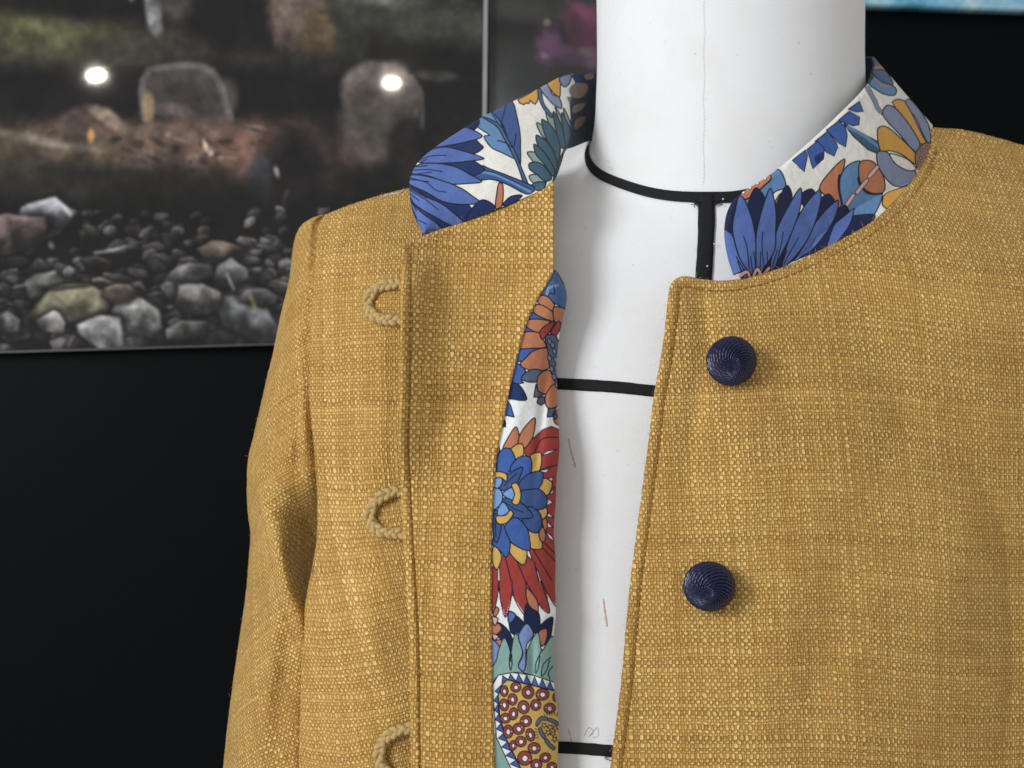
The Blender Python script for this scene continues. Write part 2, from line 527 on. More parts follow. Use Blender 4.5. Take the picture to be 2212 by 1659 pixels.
cv.blob(945, 192, 45, 12, (74, 70, 66), 0.5, 6, 0.3, 2, 0.7)
# rusty log and pipe
cv.blob(330, 335, 420, 70, (88, 64, 54), 0.35, 3, 0.3, 2)
cv.blob(560, 350, 140, 66, (98, 62, 48), 0.5, 4, 0.4, 3, 0.8)
rq = np.random.RandomState(9)
for k in range(150):
    g = 70 + 80 * rq.rand()
    cv.blob(-120 + 800 * rq.rand(), 285 + 100 * rq.rand(), 4 + 16 * rq.rand(), 2 + 7 * rq.rand(), (g, g * 0.82, g * 0.72) if k % 3 else (22, 19, 18), 0.6, -20 + 50 * rq.rand(), 0.7, k, 0.55)
cv.blob(650, 370, 92, 96, (44, 32, 30), 0.2, 0, 0.15, 4, 0.9)
cv.blob(640, 400, 60, 80, (18, 16, 17), 0.4, 0, 0.2, 4, 0.9)
cv.blob(100, 340, 190, 50, (76, 64, 46), 0.5, 4, 0.35, 1, 0.8)
cv.blob(60, 300, 60, 10, (120, 112, 92), 0.8, 12, 0.6, 1, 0.7)
cv.blob(140, 318, 70, 9, (126, 112, 96), 0.8, 8, 0.7, 2, 0.7)
cv.blob(160, 262, 44, 26, (84, 64, 58), 0.4, -20, 0.4, 2, 0.9)
cv.blob(235, 262, 48, 17, (138, 116, 96), 0.4, 30, 0.4, 3, 0.9)
cv.blob(196, 298, 7, 15, (196, 132, 58), 0.5, 0, 0.2, 3)
cv.blob(385, 250, 40, 14, (110, 92, 92), 0.6, 10, 0.6, 4, 0.7)
cv.blob(444, 328, 5, 15, (170, 148, 108), 0.5, -20, 0.2, 2)
cv.blob(456, 345, 6, 6, (190, 180, 176), 0.6, 0, 0.2, 2, 0.8)
cv.blob(558, 415, 28, 66, (44, 46, 56), 0.25, 2, 0.1, 2, 0.8)
cv.blob(598, 390, 5, 14, (150, 138, 132), 0.5, -15, 0.2, 2, 0.8)
cv.blob(300, 415, 330, 52, (24, 21, 19), 0.5, 4, 0.3, 3, 0.9)
cv.blob(80, 400, 120, 34, (46, 42, 34), 0.5, 6, 0.3, 1, 0.7)
cv.streak([(620, 430), (598, 500), (570, 540)], 5, (66, 54, 52), 0.6)
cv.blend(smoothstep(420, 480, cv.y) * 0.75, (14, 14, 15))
# pebble bed
r = np.random.RandomState(5)
for k in range(520):
    sy = 462 + 293 * (k / 520.0) ** 0.8
    sc = 0.35 + 0.9 * (sy - 440) / 300.0
    g = 34 + 62 * r.rand() ** 1.3
    cv.stone(-140 + 1180 * r.rand(), sy, sc * (13 + 30 * r.rand()), sc * (9 + 17 * r.rand()),
             (g * (0.96 + 0.12 * r.rand()), g * 0.96, g * (0.90 + 0.14 * r.rand())), -25 + 50 * r.rand(), k, 1.55)
for s in [(88, 478, 62, 40, (104, 108, 116), -12), (35, 505, 70, 48, (84, 68, 68), -4), (95, 615, 48, 30, (84, 88, 84), -8),
          (170, 640, 56, 26, (76, 72, 62), 5), (160, 672, 105, 42, (84, 82, 62), -4), (480, 555, 44, 20, (82, 68, 58), 2),
          (290, 685, 60, 46, (110, 112, 112), 35), (215, 722, 44, 40, (112, 112, 114), 42), (115, 702, 36, 26, (104, 104, 100), 10),
          (540, 700, 72, 40, (98, 102, 106), 28), (395, 640, 44, 28, (84, 82, 80), -6), (430, 660, 40, 32, (96, 92, 90), 10),
          (262, 640, 34, 20, (90, 76, 68), 5), (415, 600, 50, 20, (86, 84, 86), -8), (500, 605, 40, 30, (84, 84, 86), 20),
          (20, 700, 30, 24, (90, 88, 90), 0), (400, 725, 46, 20, (92, 90, 90), -12), (560, 660, 40, 22, (74, 74, 76), 5),
          (-70, 560, 70, 50, (82, 80, 80), 5), (-80, 690, 70, 40, (90, 88, 84), 8), (760, 690, 80, 40, (80, 80, 82), 8), (880, 640, 60, 34, (76, 70, 66), -8)]:
    cv.stone(s[0], s[1], s[2] * 1.08, s[3] * 1.08, tuple(1.12 * q for q in s[4]), s[5], int(abs(s[0])), 1.6)
cv.streak([(205, 552), (240, 548), (268, 540)], 3.5, (140, 142, 138), 0.7)
cv.streak([(30, 622), (70, 612), (120, 590)], 3, (140, 140, 136), 0.8)
cv.streak([(490, 605), (505, 640)], 3, (160, 160, 158), 0.7)
cv.streak([(540, 655), (552, 680)], 4, (150, 128, 50), 0.8)
cv.streak([(140, 455), (152, 468)], 4, (170, 172, 176), 0.8)
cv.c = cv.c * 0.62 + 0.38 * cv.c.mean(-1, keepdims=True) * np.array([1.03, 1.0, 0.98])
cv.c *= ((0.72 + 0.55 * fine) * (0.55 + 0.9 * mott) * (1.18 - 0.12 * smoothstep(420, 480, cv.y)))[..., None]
q = (y1 - cv.y) * 0 + 1
# the board hangs a little askew
askew = (cv.x - 0) * (-0.029)
for _ in range(2):
    pc = np.pad(cv.c, ((1, 1), (1, 1), (0, 0)), mode='edge')
    cv.c = (pc[:-2, 1:-1] + pc[2:, 1:-1] + pc[1:-1, :-2] + pc[1:-1, 2:] + 2 * pc[1:-1, 1:-1]) / 6.0
Q = P(cv.x, cv.y + askew, np.full(cv.x.shape, WY - 0.016))
pic = thing('picture', 'dark glossy picture of stones in a stream on black wall, left of jacket', 'picture', tuple(Q[-1, 300]))
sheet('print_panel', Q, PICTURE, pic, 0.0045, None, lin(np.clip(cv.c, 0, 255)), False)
slab_px('backing_board', [(x0, y0), (x1, y0 - 30), (x1, y1 - 30.3), (x0, y1 + 4)], WY - 0.0155, WY - 0.001, WALL, pic)
def edge_bar(name, a, b, w, y0, y1, mat, parent):
    a = np.array(a, float); b = np.array(b, float)
    d = (b - a) / np.linalg.norm(b - a); nn = np.array([-d[1], d[0]]) * w / 2
    return slab_px(name, [a - nn, b - nn, b + nn, a + nn], y0, y1, mat, parent)
edge_bar('edge_strip', (1050.5, -120), (1042, 700), 9, WY - 0.0165, WY - 0.001, ACRYLIC_EDGE, pic)
edge_bar('edge_strip', (-140, 764.5), (1044, 730), 3.0, WY - 0.0158, WY - 0.001, plain('acrylic_lower_edge', (96, 98, 100), 0.3, 0.4, 30, 0.3, 0), pic)

# --- grey print with pink flowers
cv = Canvas(1056, 1560, -110, 330, 260, 230, (58, 58, 56))
cv.blob(1180, 60, 240, 40, (40, 38, 38), 0.7, 12, 0.3, 1, 0.9)
cv.blob(1100, 20, 120, 22, (84, 84, 76), 0.7, 8, 0.3, 2, 0.7)
cv.blob(1090, 260, 66, 100, (116, 122, 122), 0.8, 10, 0.2, 2, 0.9)
cv.blob(1200, 190, 90, 90, (50, 49, 49), 0.7, 0, 0.2, 1, 0.8)
cv.blob(1150, 170, 60, 60, (62, 66, 68), 0.8, 0, 0.3, 3, 0.6)
for (a, b, c, d, k) in [(1252, 38, 34, 30, (168, 76, 120)), (1262, 85, 32, 40, (106, 52, 76)), (1185, 96, 24, 36, (128, 78, 122)),
                        (1172, 126, 14, 12, (120, 70, 100)), (1215, 112, 22, 16, (108, 70, 104)), (1262, 118, 28, 14, (122, 104, 112)),
                        (1240, 60, 18, 34, (76, 50, 62)), (1278, 136, 16, 12, (116, 80, 110)), (1238, 128, 30, 14, (82, 60, 82)),
                        (1340, 70, 40, 46, (150, 70, 112)), (1420, 120, 46, 40, (120, 62, 98)), (1380, 20, 40, 30, (160, 84, 126))]:
    cv.blob(a, b, c, d, k, 0.7, 0, 0.45, int(a), 0.9)
cv.blob(1182, 48, 8, 8, (136, 132, 112), 0.7, 0, 0.1, 1, 0.9)
cv.blob(1008 + 168, 120, 9, 6, (160, 130, 160), 0.7, 30, 0.1, 1, 0.7)
Q = P(cv.x, cv.y, np.full(cv.x.shape, WY - 0.008))
pic2 = thing('picture', 'grey glossy picture with blurred pink flowers between stone picture and white neck', 'picture', tuple(Q[-1, 130]))
cv.c = 0.70 * cv.c + 0.16 * cv.c.mean(-1, keepdims=True)
sheet('print_panel', Q, PICTURE, pic2, 0.005, None, lin(np.clip(cv.c, 0, 255)), False)
slab_px('backing_board', [(1056, -110), (1560, -110), (1560, 330), (1056, 330)], WY - 0.0075, WY - 0.001, WALL, pic2)

# --- pale blue picture at the top right
cv = Canvas(1700, 2420, -230, 20, 240, 84, (112, 176, 208))
nz = fbm(84, 240, 14, 71, 4, 0.6)
cv.blend((nz - 0.45) * 3.0, (190, 214, 220)); cv.blend((0.40 - nz) * 4.0, (64, 128, 146))
Q = P(cv.x, cv.y + (cv.x - 2212) * 0.034 - 1, np.full(cv.x.shape, WY - 0.02))
pic3 = thing('picture', 'pale blue picture, only its lower edge showing at top right', 'picture', tuple(Q[-1, 120]))
sheet('print_panel', Q, PICTURE, pic3, 0.018, None, lin(np.clip(cv.c, 0, 255)))

# the two ceiling spotlights whose images float in the glossy picture
def mirror_spot(name, px, py, wpx, hpx, ang, power):
    plane = WY - 0.016
    path = 3.3
    d = np.array([(px - CX) / FPX, 1.0, (CY - py) / FPX])
    p = np.array([0, -CAM_D, 0]) + d * path
    p[1] = 2 * plane - p[1]
    hit = np.array([0, -CAM_D, 0]) + d * (plane + CAM_D)
    o = area_lamp(name, tuple(p), tuple(hit), wpx / FPX * path, hpx / FPX * path, power, (1.0, 0.93, 0.80), 'ELLIPSE')
    o.rotation_euler.rotate_axis('Z', math.radians(ang))
    return o
mirror_spot('ceiling_spot', 208, 163, 35, 20, 14, 0.55)
mirror_spot('ceiling_spot', 846, 179, 31, 16, 4, 0.45)

# ------------------------------------------------------------------ dress form
FXC, FYC = (1575 - CX) * (CAM_D + 0.1) / FPX, 0.10
FH = [-.42, -.30, -.2, -.1, 0, .04, .065, .08, .09, .1, .1065, .1112, .12, .14, .17, .22, .32]
FW = [.145, .155, .168, .177, .182, .182, .172, .148, .117, .086, .0692, .0650, .0628, .0612, .0610, .0625, .063]
FR = [.100, .105, .106, .10, .091, .084, .0775, .073, .070, .067, .0650, .0638, .062, .061, .061, .0625, .063]
FT = [0, 0, 0, 0, .12, .42, .66, .82, .90, .97, 1.0, 1.0, .95, .72, .42, .1, 0]
YAW = math.radians(-10.0)
def form_pts(phi, h, off=0.0):
    """phi = 0 at the form's centre front, growing to the viewer's left"""
    hs = np.array(FH)
    def itp(tab):
        return spline_eval(hs, np.array(tab), h)
    w, r, t = itp(FW), itp(FR), itp(FT)
    e = 2.0 / (2.0 + 0.45 * smoothstep(0.11, 0.04, h))
    lx = -np.sign(np.sin(phi)) * np.abs(np.sin(phi)) ** e * (w + off)
    ly = -np.sign(np.cos(phi)) * np.abs(np.cos(phi)) ** e * (r + off)
    z = h + 0.52 * t * ly
    yw = YAW * (0.35 + 0.65 * smoothstep(0.085, 0.112, h))
    x = FXC + lx * np.cos(yw) - ly * np.sin(yw)
    y = FYC + lx * np.sin(yw) + ly * np.cos(yw)
    return np.stack([x, y, z], -1)
def spline_eval(x, y, q):
    q = np.clip(q, x[0], x[-1])
    m = np.gradient(y, x)
    i = np.clip(np.searchsorted(x, q, side='right') - 1, 0, len(x) - 2)
    hh = x[i + 1] - x[i]; s = (q - x[i]) / hh
    return ((2*s**3 - 3*s**2 + 1) * y[i] + (s**3 - 2*s**2 + s) * hh * m[i] + (-2*s**3 + 3*s**2) * y[i+1] + (s**3 - s**2) * hh * m[i+1])

# depth of the form's front along every camera ray (for laying cloth and tapes on it)
BIN = 4
def to_px(p):
    k = FPX / (CAM_D + p[..., 1])
    return CX + p[..., 0] * k, CY - p[..., 2] * k
_ph, _hh = np.meshgrid(np.linspace(-1.75, 1.75, 1500), np.r_[np.linspace(-.42, .05, 900), np.linspace(.05, .32, 1500)])
_s = form_pts(_ph, _hh).reshape(-1, 3)
_x, _y = to_px(_s)
MAPW, MAPH, MX0, MY0 = 800, 640, -400, -300
DM = np.full((MAPH, MAPW), 9.0)
_i = ((_y - MY0) / BIN).astype(int); _j = ((_x - MX0) / BIN).astype(int)
ok = (_i >= 0) & (_i < MAPH) & (_j >= 0) & (_j < MAPW)
np.minimum.at(DM, (_i[ok], _j[ok]), _s[ok, 1])
def form_depth(px, py):
    a = np.clip((np.asarray(px) - MX0) / BIN - 0.5, 0, MAPW - 2); b = np.clip((np.asarray(py) - MY0) / BIN - 0.5, 0, MAPH - 2)
    j = a.astype(int); i = b.astype(int); fa = a - j; fb = b - i
    return ((DM[i, j] * (1 - fa) + DM[i, j + 1] * fa) * (1 - fb) + (DM[i + 1, j] * (1 - fa) + DM[i + 1, j + 1] * fa) * fb)
def keep_off(px, py, d, gap):
    f = form_depth(px, py) - gap
    return np.minimum(d, f)

form = thing('dress_form', 'white canvas dress form with black style tapes wearing the mustard jacket', 'dress form', (FXC, FYC, -0.40))
ph, hh = np.meshgrid(np.linspace(0, 2 * np.pi, 220, endpoint=False), np.r_[np.linspace(-.40, .05, 90), np.linspace(.053, .30, 130)])
V = form_pts(ph, hh)
nr, mc = ph.shape
F = grid_faces(nr, mc, wrap=True)
vv = V.reshape(-1, 3)
body = link('body', make_mesh('body', vv, F, True), CANVAS, form)

def strip_on_form(name, centre, width, mat, off=0.0007, ragged=0.5, n=60, seed=0, parent=None):
    c = spline(centre, n); r = np.random.RandomState(seed)
    t = np.gradient(c, axis=0); t /= np.linalg.norm(t, axis=1, keepdims=True)
    nn = np.stack([-t[:, 1], t[:, 0]], -1)
    cols = np.linspace(-0.5, 0.5, 7)
    w = width + ragged * (r.rand(n) - 0.5) * 2
    px = c[:, 0:1] + nn[:, 0:1] * cols[None] * w[:, None]; py = c[:, 1:2] + nn[:, 1:2] * cols[None] * w[:, None]
    d = form_depth(px, py)
    bow = off * (1.0 - 0.5 * (np.abs(cols) * 2) ** 6)
    Q = P(px, py, d - bow[None])
    return sheet(name, Q, mat, parent or form, min(0.0006, off))

# neck tape: a ring on the tilted neck base
n = 260
phs = np.linspace(-math.pi, math.pi, n)
rows = []
for k, a in enumerate(np.linspace(-1, 1, 7)):
    hk = 0.1112 + 0.0085 * smoothstep(0.02, -0.75, phs) + a * (0.0020 - 0.0003 * np.abs(np.sin(phs))) + 0.0002 * np.sin(phs * 9 + 1)
    rows.append(form_pts(phs, hk, 0.0012 - 0.0004 * abs(a) ** 6))
ring = np.array(rows)
neck_tape = link('neck_tape', make_mesh('neck_tape', ring.reshape(-1, 3), grid_faces(7, n)), TAPE, form)
centre_tape = strip_on_form('centre_tape', [(1525, 417), (1526, 470), (1524, 530), (1519, 610), (1505, 800), (1480, 1100), (1450, 1640)], 36, TAPE, 0.0016, 1.2, 90, 3)
strip_on_form('chest_tape', [(1090, 824), (1210, 829), (1330, 836), (1420, 845), (1600, 852)], 25, TAPE, 0.0007, 0.6, 60, 4)
strip_on_form('bust_tape', [(1090, 1610), (1200, 1614), (1270, 1618), (1330, 1623), (1500, 1632)], 26, TAPE, 0.0007, 0.8, 60, 5)
# frayed tape ends
r = np.random.RandomState(12)
parts = []
for (cx, cy) in [(1503, 441), (1549, 437), (1552, 440), (1504, 438)]:
    for k in range(9):
        a = r.rand() * 2 * math.pi; l = 5 + 7 * r.rand()
        pts = np.array([(cx, cy), (cx + l * math.cos(a) * .6 + 2 * r.randn(), cy + l * math.sin(a) * .5), (cx + l * math.cos(a), cy + l * math.sin(a) * .7)])
        c = spline(pts, 6); parts.append(tube(P(c[:, 0], c[:, 1], form_depth(c[:, 0], c[:, 1]) - 0.0018), 0.00016, 5))
for k in range(10):
    cx, cy = 1316 + 4 * r.randn(), 1628 + 4 * r.randn()
    c = spline([(cx, cy), (cx + 5 * r.randn(), cy + 5 * r.randn()), (cx + 9 * r.randn(), cy + 6 + 6 * r.rand())], 6)
    parts.append(tube(P(c[:, 0], c[:, 1], form_depth(c[:, 0], c[:, 1]) - 0.0008), 0.00016, 5))
link('frayed_thread', make_mesh('frayed_thread', *join(parts)), TAPE, centre_tape)['kind'] = 'stuff'
# pins through the tape
for (a, b) in [(1316, 361), (1311, 347), (1562, 430), (1543, 527), (1528, 575)]:
    th = np.linspace(0, math.pi, 6); ph2 = np.linspace(0, 2 * math.pi, 8, endpoint=False)
    o = P(np.array([float(a)]), np.array([float(b)]), form_depth(np.array([float(a)]), np.array([float(b)])) - 0.0022)[0]
    V = o + 0.00042 * np.stack([np.sin(th)[:, None] * np.cos(ph2)[None], -np.cos(th)[:, None] + 0 * ph2[None], np.sin(th)[:, None] * np.sin(ph2)[None]], -1).reshape(-1, 3)
    link('pin', make_mesh('pin', V, grid_faces(6, 8, wrap=True)), PIN, neck_tape if b < 400 else centre_tape)
# stitched seam down the front of the neck
parts = []
for k in range(60):
    a = -60 + k * 7.9
    if a > 398:
        break
    xx = 1520 + 1.2 * math.sin(k * 0.5) - 0.004 * (a - 200)
    c = np.array([(xx - 1.0, a), (xx + 1.6, a + 2.5), (xx + 0.6, a + 5.2)])
    parts.append(tube(P(c[:, 0], c[:, 1], form_depth(c[:, 0], c[:, 1]) + 0.00002), 0.00014, 6))
link('neck_seam', make_mesh('neck_seam', *join(parts)), SEAM, body)['kind'] = 'stuff'
# chalk and pencil marks
strip_on_form('chalk_mark', [(1228, 948), (1233, 972), (1238, 990), (1243, 1009)], 3.2, RED_CHALK, 0.00012, 1.6, 24, 1, body)
strip_on_form('chalk_mark', [(1303, 1294), (1306, 1318), (1311, 1353)], 4.2, RED_CHALK, 0.00012, 1.6, 24, 2, body)
strip_on_form('chalk_mark', [(1228, 1575), (1232, 1590), (1235, 1603)], 2.0, RED_CHALK, 0.00012, 0.8, 16, 3, body)
strip_on_form('pencil_mark', [(1262, 1590), (1272, 1572), (1282, 1580), (1272, 1592), (1290, 1572), (1292, 1590), (1280, 1594)], 1.2, PENCIL, 0.00012, 0.5, 60, 4, body)

# ------------------------------------------------------------------ jacket
jacket = thing('jacket', 'mustard woven jacket with floral collar, right front folded open, on dress form', 'jacket', (0.05, 0.08, -0.21))

def weave_uv(px, py, d, ang=0.0, sx=1.0, sy=1.0, shear=None):
    q = P(px, py, d)
    x, z = q[..., 0] * sx, q[..., 2] * sy
    a = math.radians(ang)
    if shear is not None:
        a = a + shear
    return np.stack([x * np.cos(a) + z * np.sin(a) + 1.0, -x * np.sin(a) + z * np.cos(a) + 1.0], -1)

def gauss(px, py, cx, cy, rx, ry, ang=0.0):
    a = math.radians(ang); dx, dy = px - cx, py - cy
    return np.exp(-(((dx * math.cos(a) + dy * math.sin(a)) / rx) ** 2 + ((-dx * math.sin(a) + dy * math.cos(a)) / ry) ** 2))

def nubby(curve, n, amp, seed):
    """sampled boundary with the little steps of the yarns"""
    c = spline(curve, n); r = np.random.RandomState(seed)
    j = np.convolve(r.randn(n + 4), [0.25, 0.5, 0.25], 'same')[2:-2] * amp
    t = np.gradient(c, axis=0); t /= np.maximum(np.linalg.norm(t, axis=1, keepdims=True), 1e-9)
    j[:3] = 0; j[-3:] = 0
    return c + np.stack([-t[:, 1], t[:, 0]], -1) * j[:, None]

def edge_roll(d, dist, width=22.0, puff=0.0010, groove=0.0011, drop=0.0016, gsig=4.0):
    """a turned, topstitched edge: soft roll, stitched groove, round-over at the very edge"""
    d = d - puff * np.sin(np.clip(dist / width, 0, 1) * math.pi) ** 0.8
    d = d + groove * np.exp(-((dist - width) / gsig) ** 2)
    return d + drop * np.clip(1 - dist / 6.0, 0, 1) ** 2

# --- viewer's-left front (outer side), shoulder to below the frame
F_left = [(703, 463), (688, 484), (680, 560), (673, 650), (668, 750), (667, 850), (672, 920), (680, 1000), (684, 1060), (685, 1120),
          (682, 1180), (673, 1230), (661, 1290), (653, 1350), (648, 1450), (645, 1550), (640, 1659), (634, 1800)]
F_top = [(703, 463), (760, 441), (830, 419), (890, 404), (1000, 374), (1100, 350), (1195, 335)]
F_right = [(1195, 335), (1190, 500), (1186, 700), (1182, 900), (1180, 1150), (1180, 1400), (1180, 1800)]
F_bot = [(634, 1800), (900, 1800), (1180, 1800)]
depthF = RBF([(703, 463, .084), (790, 432, .086), (890, 403, .088), (1100, 350, .088), (1195, 335, .085),
              (684, 560, .060), (780, 560, .044), (870, 560, .038), (1100, 560, .030), (1190, 560, .03),
              (668, 750, .050), (760, 750, .030), (870, 750, .022), (1100, 750, .016), (1185, 750, .016),
              (680, 1050, .040), (760, 1050, .018), (870, 1050, .011), (1150, 1050, .006),
              (653, 1350, .042), (700, 1350, .020), (780, 1350, .008), (870, 1350, .004), (1150, 1350, .002),
              (640, 1659, .045), (700, 1659, .018), (780, 1659, .004), (870, 1659, .001), (1150, 1659, 0), (634, 1800, .045), (870, 1800, 0), (1150, 1800, 0)])
n, m = 300, 125
gx, gy = coons(nubby(F_top, m, 0.35, 1), F_bot, nubby(F_left, n, 0.35, 2), F_right, n, m)
def front_depth(px, py):
    px = np.asarray(px, float); py = np.asarray(py, float)
    d = depthF(px, py)
    d = d + 0.0022 * gauss(px, py, 760, 640, 30, 130, 6) - 0.0018 * gauss(px, py, 820, 900, 26, 170, 4)
    d = d + 0.0025 * gauss(px, py, 735, 1230, 24, 170, -8) - 0.0016 * gauss(px, py, 800, 1330, 30, 180, -10) + 0.0018 * gauss(px, py, 700, 1500, 18, 140, 3)
    return keep_off(px, py, d, 0.006)
d = front_depth(gx, gy)
eL = edge_dist(gx, gy, spline(F_left, 120))
d = d + 0.0052 * np.clip(1 - eL / 8.0, 0, 1) ** 2
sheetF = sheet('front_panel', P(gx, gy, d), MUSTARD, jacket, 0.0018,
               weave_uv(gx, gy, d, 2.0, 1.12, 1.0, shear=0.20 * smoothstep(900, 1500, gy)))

# --- sleeve: a flattened tube hanging beside the body
S_left = [(700, 462), (676, 470), (655, 482), (641, 503), (632, 540), (625, 600), (611, 660), (598, 720), (589, 765), (575, 822), (561, 884), (547, 944),
          (537, 985), (533, 1050), (536, 1115), (541, 1152), (538, 1200), (530, 1290), (521, 1352), (511, 1420), (502, 1482), (492, 1560), (482, 1659), (470, 1800)]
sl = spline(S_left, 1600)
rows_y = np.r_[np.linspace(463, 520, 40), np.linspace(522, 1800, 330)]
order = np.argsort(sl[:, 1])
lx = np.interp(rows_y, sl[order, 1], sl[order, 0])
r = np.random.RandomState(4)
lx = lx + np.convolve(r.randn(len(lx)), [0.25, 0.5, 0.25], 'same') * 0.35
rxp = np.interp(rows_y, [463, 480, 505, 560, 650, 800, 1000, 1200, 1500, 1800], [8, 40, 68, 92, 106, 116, 124, 126, 138, 146])
ryd = np.interp(rows_y, [463, 480, 505, 560, 650, 800, 1000, 1200, 1500, 1800], [.004, .018, .030, .042, .052, .060, .066, .068, .066, .066])
ycd = np.interp(rows_y, [463, 505, 650, 1000, 1800], [.088, .093, .104, .112, .108])
M2 = 200
th = np.linspace(0, 2 * np.pi, M2, endpoint=False)[None, :]
pxs = lx[:, None] + rxp[:, None] * (1 - np.sign(np.cos(th)) * np.abs(np.cos(th)) ** 0.8)
sn = np.sin(th)
dep = ycd[:, None] - ryd[:, None] * np.sign(sn) * np.abs(sn) ** 0.8
pys = rows_y[:, None] + 0 * th
fr = np.clip(sn, 0, 1)                                        # front side only
# the deep fold under the cap: a ridge from upper left to lower right with a hollow on its right
A, Bp = np.array([556., 1050.]), np.array([662., 1345.])
ab = (Bp - A) / np.linalg.norm(Bp - A)
side = (pxs - A[0]) * ab[1] - (pys - A[1]) * ab[0]
along = (pxs - A[0]) * ab[0] + (pys - A[1]) * ab[1]
win = smoothstep(-80, 190, along) * (1 - smoothstep(270, 385, along))
dep = dep + fr * 0.026 * smoothstep(-22, 80, side) * win
dep = dep - fr * 0.004 * np.exp(-((side + 10) / 26) ** 2) * smoothstep(-120, 120, along) * (1 - smoothstep(330, 520, along))
dep = dep + fr * (0.0022 * gauss(pxs, pys, 650, 800, 11, 210, 2) - 0.0012 * gauss(pxs, pys, 630, 790, 16, 190, 8)
                  + 0.0018 * gauss(pxs, pys, 610, 930, 18, 140, 12) - 0.0020 * gauss(pxs, pys, 600, 1010, 22, 70, 30)
                  + 0.0030 * gauss(pxs, pys, 560, 1330, 12, 130, 10) - 0.0026 * gauss(pxs, pys, 585, 1420, 18, 190, 8)
                  + 0.0016 * gauss(pxs, pys, 612, 1500, 18, 170, 7) + 0.0010 * gauss(pxs, pys, 655, 590, 10, 90, 0))
# the cap is set into the armhole: bring it to just behind the front's edge, let it run in behind
seam = spline(F_left, 900); so = np.argsort(seam[:, 1])
sx = np.interp(rows_y, seam[so, 1], seam[so, 0])
want = front_depth(sx, rows_y) + 0.0050
have = np.array([np.interp(sx[i], pxs[i, :M2 // 2], dep[i, :M2 // 2]) for i in range(len(rows_y))])
shift = np.clip(want - have, -0.03, 0.03) * (1 - smoothstep(1010, 1130, rows_y))
dep = dep + fr ** 0.5 * shift[:, None] * np.exp(-((pxs - sx[:, None]) / 95.0) ** 2)
dep = dep + fr * 0.006 * smoothstep(1, 26, pxs - sx[:, None])
dep = dep - fr * 0.0036 * np.exp(-((pxs - sx[:, None] + 16) / 10.0) ** 2) * (1 - smoothstep(900, 1100, pys))
Qs = P(pxs, pys, dep)
arc = np.r_[0, np.cumsum(np.full(M2 - 1, 1.0))] / M2
uu = np.cumsum(np.r_[np.zeros((1, len(rows_y))), np.linalg.norm(np.diff(Qs, axis=1), axis=2).T], axis=0).T
vz = Qs[..., 2]
a = math.radians(28.0)
uvs = np.stack([uu * math.cos(a) + vz * math.sin(a) + 2.0, -uu * math.sin(a) + vz * math.cos(a) + 2.0], -1)
V = np.r_[Qs.reshape(-1, 3), Qs[0].mean(0)[None]]
Fq = grid_faces(len(rows_y), M2, wrap=True)
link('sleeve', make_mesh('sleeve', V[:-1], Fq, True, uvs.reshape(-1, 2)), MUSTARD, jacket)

# --- back of the jacket (shoulder line, round the back)
bk = []
sh = spline([(640, 503, .096), (703, 460, .090), (890, 404, .093), (1000, 374, .094), (1100, 352, .095)], 60)
for t in np.linspace(0, 1, 30):
    yy = sh[:, 2] + 0.004 + 0.11 * math.sin(t * math.pi / 2)
    p = P(sh[:, 0], sh[:, 1], sh[:, 2]); p[:, 1] = yy; p[:, 2] -= 0.0015 + 0.30 * t ** 2.2; p[:, 0] += 0.012 * t
    bk.append(p)
bk = np.array(bk)
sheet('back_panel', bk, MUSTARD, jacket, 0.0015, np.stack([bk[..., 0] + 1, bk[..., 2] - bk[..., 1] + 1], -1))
bk = []
sh = spline([(2012, 284, .094), (2080, 285, .098), (2212, 317, .104), (2420, 385, .112)], 50)
for t in np.linspace(0, 1, 30):
    p = P(sh[:, 0], sh[:, 1], sh[:, 2]); p[:, 1] += 0.10 * math.sin(t * math.pi / 2); p[:, 2] -= 0.0015 + 0.30 * t ** 2.2
    bk.append(p)
bk = np.array(bk)
sheet('back_panel', bk, MUSTARD, jacket, 0.0015, np.stack([bk[..., 0] + 1, bk[..., 2] - bk[..., 1] + 1], -1))

# --- viewer's-right front
R_top = [(1444, 632), (1449, 614), (1462, 601), (1482, 596), (1510, 602), (1555, 606), (1610, 600), (1700, 573), (1800, 526), (1880, 481),
         (1940, 427), (1985, 362), (2004, 312), (2011, 279), (2045, 277), (2100, 284), (2212, 314), (2420, 380)]
R_left = [(1444, 632), (1437, 700), (1426, 780), (1413, 850), (1401, 950), (1388, 1050), (1375, 1150), (1362, 1250), (1352, 1350), (1344, 1450), (1332, 1550), (1318, 1659), (1300, 1800)]
R_right = [(2420, 380), (2420, 900), (2420, 1400), (2420, 1800)]
R_bot = [(1300, 1800), (1700, 1800), (2100, 1800), (2420, 1800)]
depthA = RBF([(1447, 620, .004), (1520, 604, .009), (1610, 600, .013), (1700, 572, .019), (1800, 525, .028), (1880, 480, .038), (1940, 425, .050), (1985, 360, .066), (2010, 277, .090),
              (2100, 284, .092), (2212, 314, .096), (2420, 380, .105), (2130, 430, .058), (2300, 500, .065), (1900, 620, .017), (2100, 600, .027), (2300, 650, .050), (2420, 650, .075),
              (1430, 780, -.002), (1580, 780, -.002), (1750, 780, .001), (1950, 780, .007), (2212, 780, .027), (2420, 780, .065),
              (1375, 1150, -.009), (1700, 1150, -.017), (2000, 1150, -.011), (2212, 1150, .008), (2420, 1150, .05),
              (1345, 1450, -.011), (1700, 1450, -.022), (2000, 1450, -.016), (2212, 1450, .002), (2420, 1450, .045),
              (1300, 1800, -.012), (1700, 1800, -.022), (2000, 1800, -.016), (2212, 1800, .002), (2420, 1800, .045)])
n, m = 330, 300
gx, gy = coons(nubby(R_top, m, 0.4, 11), R_bot, nubby(R_left, n, 0.5, 12), R_right, n, m)
d = depthA(gx, gy)
